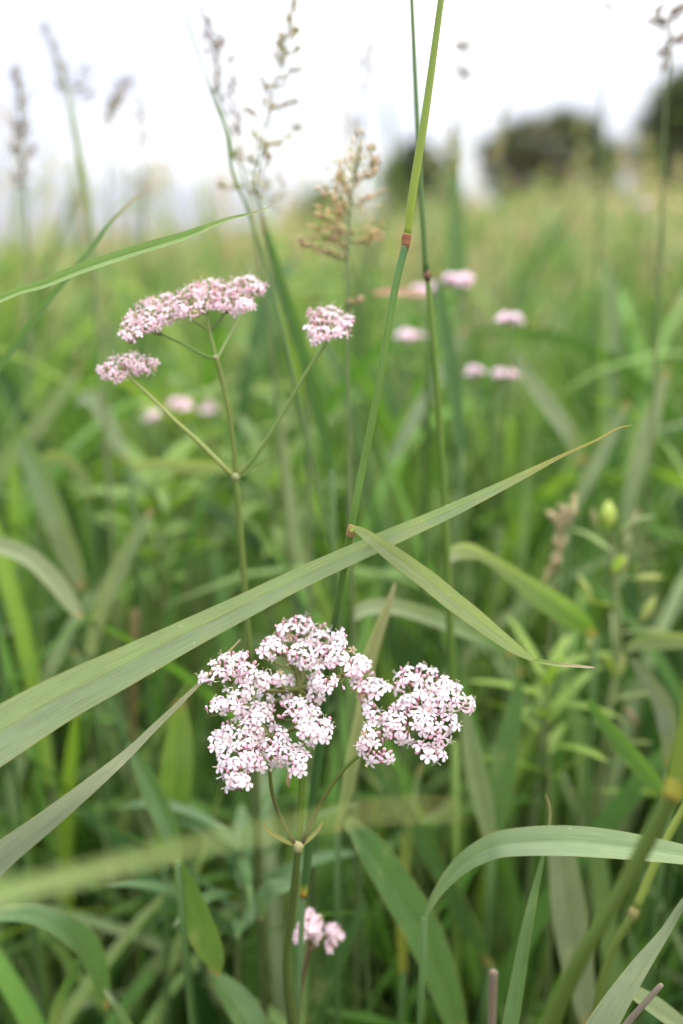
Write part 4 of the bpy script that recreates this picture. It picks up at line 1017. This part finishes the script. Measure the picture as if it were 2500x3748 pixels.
# the second, softer plant at upper left
S2 = (300, 950, .7015)
DS = -.009
cnt2 = {}
g2 = P(935, 2500, .43); g2 = Vector((g2.x, g2.y + .12, 0))
v2 = thing('valerian', 'slightly blurred valerian at upper left, its forked stem carrying one long and two round heads', 'flower', g2)
gr = (.16, .20, .06)
C = stem_part(v2, 'stem', [(863, 1745, .388, 20), (872, 1850, .391, 22), (888, 2050, .397, 23), (902, 2250, .404, 24), (915, 2420, .411, 25)], (0.150, 0.202, 0.052))
mb = Mb(); g0 = np.array(C[-1]); tube(mb, spline([g0, (g0 + np.array(g2)) / 2, np.array(g2)], 5), .0022, (.09, .12, .04), 8); mb.build('lower_stem', M_STEM, v2)
stem_part(v2, 'branch', [(850, 1738, .388, 17), (800, 1690, .385, 18), (730, 1620, .383, 16), (636, 1535, .38, 14), (560, 1460, .379, 13), (492, 1398, .378, 12), (470, 1372, .378, 9)], (0.286, 0.325, 0.104))
stem_part(v2, 'branch', [(876, 1738, .388, 14), (930, 1675, .386, 15), (985, 1595, .384, 15), (1060, 1470, .382, 13), (1130, 1350, .380, 12), (1190, 1262, .379, 11), (1205, 1225, .379, 9)], (0.169, 0.234, 0.065))
stem_part(v2, 'branch', [(862, 1735, .388, 17), (856, 1650, .386, 17), (840, 1520, .383, 17), (815, 1400, .381, 17), (792, 1312, .379, 16)], (0.163, 0.202, 0.052))
stem_part(v2, 'branch', [(785, 1312, .379, 11), (745, 1300, .378, 10), (690, 1270, .377, 10), (595, 1222, .375, 9)], (0.130, 0.208, 0.052))
stem_part(v2, 'branch', [(790, 1305, .379, 14), (778, 1260, .379, 14), (766, 1206, .379, 13), (760, 1150, .38, 9)], (0.182, 0.234, 0.065))
stem_part(v2, 'branch', [(797, 1308, .379, 9), (830, 1245, .382, 9), (860, 1190, .385, 9), (884, 1140, .388, 8)], (0.247, 0.312, 0.117))
stem_part(v2, 'branch', [(768, 1210, .379, 8), (800, 1180, .378, 9), (826, 1140, .378, 8)], (0.117, 0.156, 0.052))
stem_part(v2, 'branch', [(760, 1208, .379, 7), (730, 1188, .380, 9), (700, 1170, .381, 6)], (0.156, 0.195, 0.065))
for rr in ([(866, 1732, .388, 20), (863, 1744, .388, 34), (861, 1756, .389, 24)], [(793, 1300, .379, 17), (790, 1309, .379, 25), (789, 1317, .379, 18)]):
    C, r_ = path(rr, 3); mb = Mb(); tube(mb, C, r_, (.30, .31, .15), 10); mb.build('node', M_STEM, v2)
mb = Mb(); ribbon(mb, [(880, 1740, .386, 8), (925, 1715, .384, 15), (960, 1693, .382, 12), (985, 1672, .381, 3)], (.16, .22, .07), roll=.3, fold=.5); mb.build('bract', M_BLADE, v2)
mb = Mb(); ribbon(mb, [(880, 1738, .39, 6), (892, 1700, .392, 10), (898, 1668, .394, 3)], (.16, .22, .07), roll=.3, fold=.5); mb.build('bract', M_BLADE, v2)
E = [([(200, 370), (225, 285), (345, 192), (465, 180), (515, 300), (445, 345), (345, 372), (285, 418), (215, 415)], .376, P(595, 1222, .375)),
     ([(455, 190), (560, 135), (640, 108), (720, 105), (710, 258), (650, 250), (595, 300), (500, 305)], .379, P(760, 1150, .38)),
     ([(700, 105), (800, 112), (905, 225), (850, 280), (740, 268), (690, 255)], .380, P(826, 1140, .378)),
     ([(785, 120), (850, 75), (970, 130), (940, 185), (880, 180)], .390, P(884, 1140, .388)),
     ([(88, 570), (170, 502), (270, 480), (385, 530), (380, 592), (275, 585), (200, 625), (105, 622)], .378, P(470, 1372, .378)),
     ([(1165, 360), (1180, 260), (1300, 245), (1430, 310), (1390, 390), (1280, 410), (1210, 440)], .379, P(1205, 1225, .379))]
for poly, d, hub in E:
    cluster(v2, cr(poly, *S2), d, hub, fr=22, br=12, clump=50, simple=True, scale=.82, slope=1.6, bulge=.005, R0=40, face=.35, hub_dv=22, hub_dd=.004, tries=1500, counter=cnt2)
print('second valerian', cnt2)

DS = 0.0
# small plant low in front
S5 = (900, 2700, .4458)
g3 = P(1085, 3748, .42); g3 = Vector((g3.x + .01, g3.y + .14, 0))
v3 = thing('valerian', 'small valerian with two blurred pink heads on a reddish stem, below the sharp one', 'flower', g3)
C = stem_part(v3, 'stem', [(1140, 3420, .402, 12), (1125, 3500, .405, 13), (1108, 3580, .408, 14), (1095, 3680, .412, 15), (1088, 3800, .417, 16)], (.14, .075, .05))
mb = Mb(); g0 = np.array(C[-1]); tube(mb, spline([g0, (g0 + np.array(g3)) / 2, np.array(g3)], 5), .0014, (.09, .08, .04), 7); mb.build('lower_stem', M_STEM, v3)
stem_part(v3, 'branch', [(1130, 3480, .404, 8), (1165, 3450, .406, 7), (1190, 3420, .408, 6)], (.14, .09, .05))
for poly, d, hub in [([(400, 1690), (440, 1500), (500, 1410), (620, 1450), (610, 1600), (590, 1690), (500, 1640)], .400, P(1140, 3420, .402)),
                     ([(655, 1620), (680, 1540), (750, 1530), (815, 1610), (740, 1700), (690, 1755), (655, 1740)], .408, P(1190, 3420, .408))]:
    cluster(v3, cr(poly, *S5), d, hub, fr=20, br=13, clump=50, simple=True, scale=.74, slope=.8, bulge=.006, R0=40, face=.7, hub_dv=20, hub_dd=.006, tries=1000)

# far heads
def far_valerian(label, heads_, d, foot_u, leafy=False, k=1.0):
    hb = [P(u, v, d + dd) for u, v, hw, hh, dd in heads_]
    base = Vector((P(foot_u, 2200, d).x, hb[0].y + .1, 0)); base.z = gz(base.x, base.y)
    t = thing('valerian', label, 'flower', base, 'blurred valerian heads in the meadow')
    fork = hb[0].lerp(base, .12)
    mb = Mb(); tube(mb, spline([tuple(fork), tuple(fork.lerp(base, .5)), tuple(base)], 5), .0017, (.11, .16, .05), 7); mb.build('stem', M_STEM, t)
    for (u, v, hw, hh, dd), p in zip(heads_, hb):
        mb = Mb()
        ft = p - Vector((0, -.004, px(hh, d)))
        tube(mb, [tuple(fork), tuple((fork + ft) / 2), tuple(ft)], .0011, (.12, .17, .05), 5)
        mb.build('branch', M_STEM, t)
        mb = Mb(); rx = px(hw, d + dd); rz = px(hh, d + dd)
        n = int(60 + rx * 3500)
        lob = [(random.uniform(-.62, .62), random.uniform(-.5, .5), random.uniform(-.45, .35), random.uniform(.35, .6)) for _ in range(6)]
        for _ in range(n):
            a = random.uniform(0, 6.28); r = math.sqrt(random.random()); lb = random.choice(lob)
            q = np.array(p) + np.array([rx * lb[0], rx * lb[1], rz * lb[2]]) + lb[3] * np.array([rx * r * math.cos(a), rx * r * math.sin(a) * .8, rz * (math.sqrt(1 - r * r * .9) - .5) + random.uniform(-.001, .001)])
            c = WHITE * .6 + PINK * .4 if random.random() < .7 else PINK
            nn = Vector((math.cos(a) * r, math.sin(a) * r, .8)).normalized(); ref = nn.orthogonal().normalized(); b2 = nn.cross(ref)
            s = .0022 * random.uniform(.8, 1.2)
            V = [q + np.array(nn) * .0004] + [q + (np.array(ref) * math.cos(j * 1.2566) + np.array(b2) * math.sin(j * 1.2566)) * s - np.array(nn) * .0005 for j in range(5)]
            mb.add(V, [(0, j + 1, (j + 1) % 5 + 1) for j in range(5)], c)
            tube(mb, [q, q - np.array(nn) * .004], .0004, (.3, .22, .14), 3, cap=False)
        mb.build('flower_head', M_PETAL, t)
far_valerian('wide blurred pink head right of the thinner reed stem, near the horizon grass', [(1695, 1022, 74, 34, 0)], .60, 1700)
far_valerian('pale head half hidden behind the node of the thinner reed stem', [(1578, 1052, 42, 40, 0), (1545, 1060, 40, 28, .01)], .64, 1590)
far_valerian('single round blurred pink head to the right of all others in mid picture', [(1870, 1165, 54, 38, 0)], .60, 1880)
far_valerian('flat faint pink head low between the reed stems', [(1505, 1217, 58, 28, 0)], .68, 1510)
far_valerian('pair of dull pink heads below the single round one', [(1745, 1350, 40, 36, 0), (1845, 1362, 68, 36, 0)], .66, 1800)
far_valerian('leafy valerian with three faint pink heads behind the left branch of the upper plant', [(655, 1472, 48, 32, 0), (552, 1520, 36, 38, 0.02), (762, 1490, 36, 28, .05)], .72, 680)
far_valerian('tiny pink head far off among the grass at the right', [(2362, 745, 40, 30, 0)], 1.5, 2360)

# ------------------------------------------------------------------ leafy herbs
def herb(label, rows, n_leaf, ln, wd, c0, d, group=None, buds=(), name='leafy_herb'):
    C, r_ = path(rows, 6); g = to_ground(C[-1], C[-5])
    t = thing(name, label, 'herb', g, group)
    C2 = np.vstack([C, spline([C[-1], (C[-1] + np.array(g)) / 2, np.array(g)], 4)[1:]])
    mb = Mb(); tube(mb, C2, np.concatenate([r_, np.full(len(C2) - len(r_), r_[-1])]), (.17, .21, .08), 7); mb.build('stem', M_STEM, t)
    for i in range(n_leaf):
        j = int((i + .5) / n_leaf * (len(C) - 1)); p = C[j]; a = i * 2.4 + random.uniform(-.4, .4)
        L = ln * random.uniform(.7, 1.2)
        b, az, e0 = np.array([p]), np.array([a]), np.array([random.uniform(.3, 1.1)])
        _, V, F, cc, uu = leaf_mass(b, az, e0, np.array([random.uniform(.3, 1.4)]), np.array([L]), np.array([wd * random.uniform(.8, 1.2)]), np.array([c0]) * random.uniform(.85, 1.15), 7, roll=.3)
        mesh_obj('leaf', V, F, cc, uu, M_BLADE, t)
    for u, v, hl, hw, ang, c in buds:
        a = R(ang); p0 = np.array(P(u - math.sin(a) * hl, v + math.cos(a) * hl, d)); p1 = np.array(P(u + math.sin(a) * hl, v - math.cos(a) * hl, d)); W = px(hw, d)
        mb = Mb(); pts = spline([p0, (p0 + p1) / 2, p1], 4); s = np.linspace(0, 1, len(pts))
        tube(mb, pts, W * np.clip(np.sin(math.pi * np.clip(s * .9 + .05, 0, 1)), .12, 1), c, 8)
        j = int(np.linalg.norm(C - p0, axis=1).argmin()); tube(mb, [C[j], (C[j] + p0) / 2, p0], .0006, (.2, .24, .1), 4)
        mb.build('bud', M_BLADE, t)
    return t
LB = (.36, .40, .12)
herb('pale budding herb on the right with a bright yellow green bud at its top',
     [(2240, 1960, .52, 12), (2250, 2060, .52, 20), (2255, 2180, .52, 24), (2265, 2320, .52, 24), (2250, 2480, .52, 24), (2225, 2640, .52, 24), (2200, 2800, .53, 24)], 11, .032, .005, (.20, .26, .08), .52,
     buds=[(2228, 1885, 52, 28, 0, (.42, .48, .12)), (2175, 1900, 44, 12, -12, (.28, .28, .12)), (2320, 1900, 40, 10, 25, (.34, .26, .14)), (2290, 1980, 44, 20, 10, (.30, .32, .15)), (2280, 2060, 36, 18, 15, (.38, .34, .2)),
           (2370, 2115, 60, 14, 88, LB), (2370, 2230, 56, 18, 30, LB), (2145, 2160, 60, 16, -25, LB), (2160, 2360, 44, 20, 10, (.26, .32, .1)), (2270, 2440, 56, 18, 15, LB), (2310, 2620, 40, 14, -35, (.34, .26, .16))])
herb('bright yellow green leafy herb behind the forked stem of the upper plant',
     [(640, 1500, .80, 12), (655, 1600, .80, 16), (670, 1720, .80, 18), (690, 1900, .81, 20)], 18, .07, .011, (.20, .28, .05), .80)
herb('lime leafy herb just right of the forked stem of the upper plant',
     [(800, 1480, .84, 12), (790, 1580, .84, 16), (780, 1720, .84, 18), (770, 1900, .85, 20)], 16, .07, .010, (.20, .28, .05), .84)
herb('low yellow green herb left of the upper flower stem at mid height',
     [(560, 1760, .66, 12), (570, 1860, .66, 16), (580, 2020, .66, 18), (590, 2150, .67, 20)], 20, .06, .010, (.16, .25, .05), .66)
herb('fresh green herb right of the upper flower stem at mid height',
     [(1000, 1750, .70, 12), (1000, 1860, .70, 16), (1005, 2000, .70, 18), (1000, 2200, .71, 20)], 20, .06, .010, (.15, .23, .05), .70)
herb('lime herb with upright leaves under the tip of the bent reed leaf',
     [(1990, 2470, .52, 10), (1995, 2560, .52, 14), (2000, 2700, .525, 16), (2010, 2900, .53, 18)], 14, .045, .006, (.20, .30, .05), .52)
herb('dull leafy herb low between the flower stem and the bottom edge at left',
     [(880, 3080, .47, 10), (890, 3200, .475, 14), (880, 3350, .48, 16), (870, 3500, .49, 18)], 14, .07, .008, (.09, .165, .06), .47)
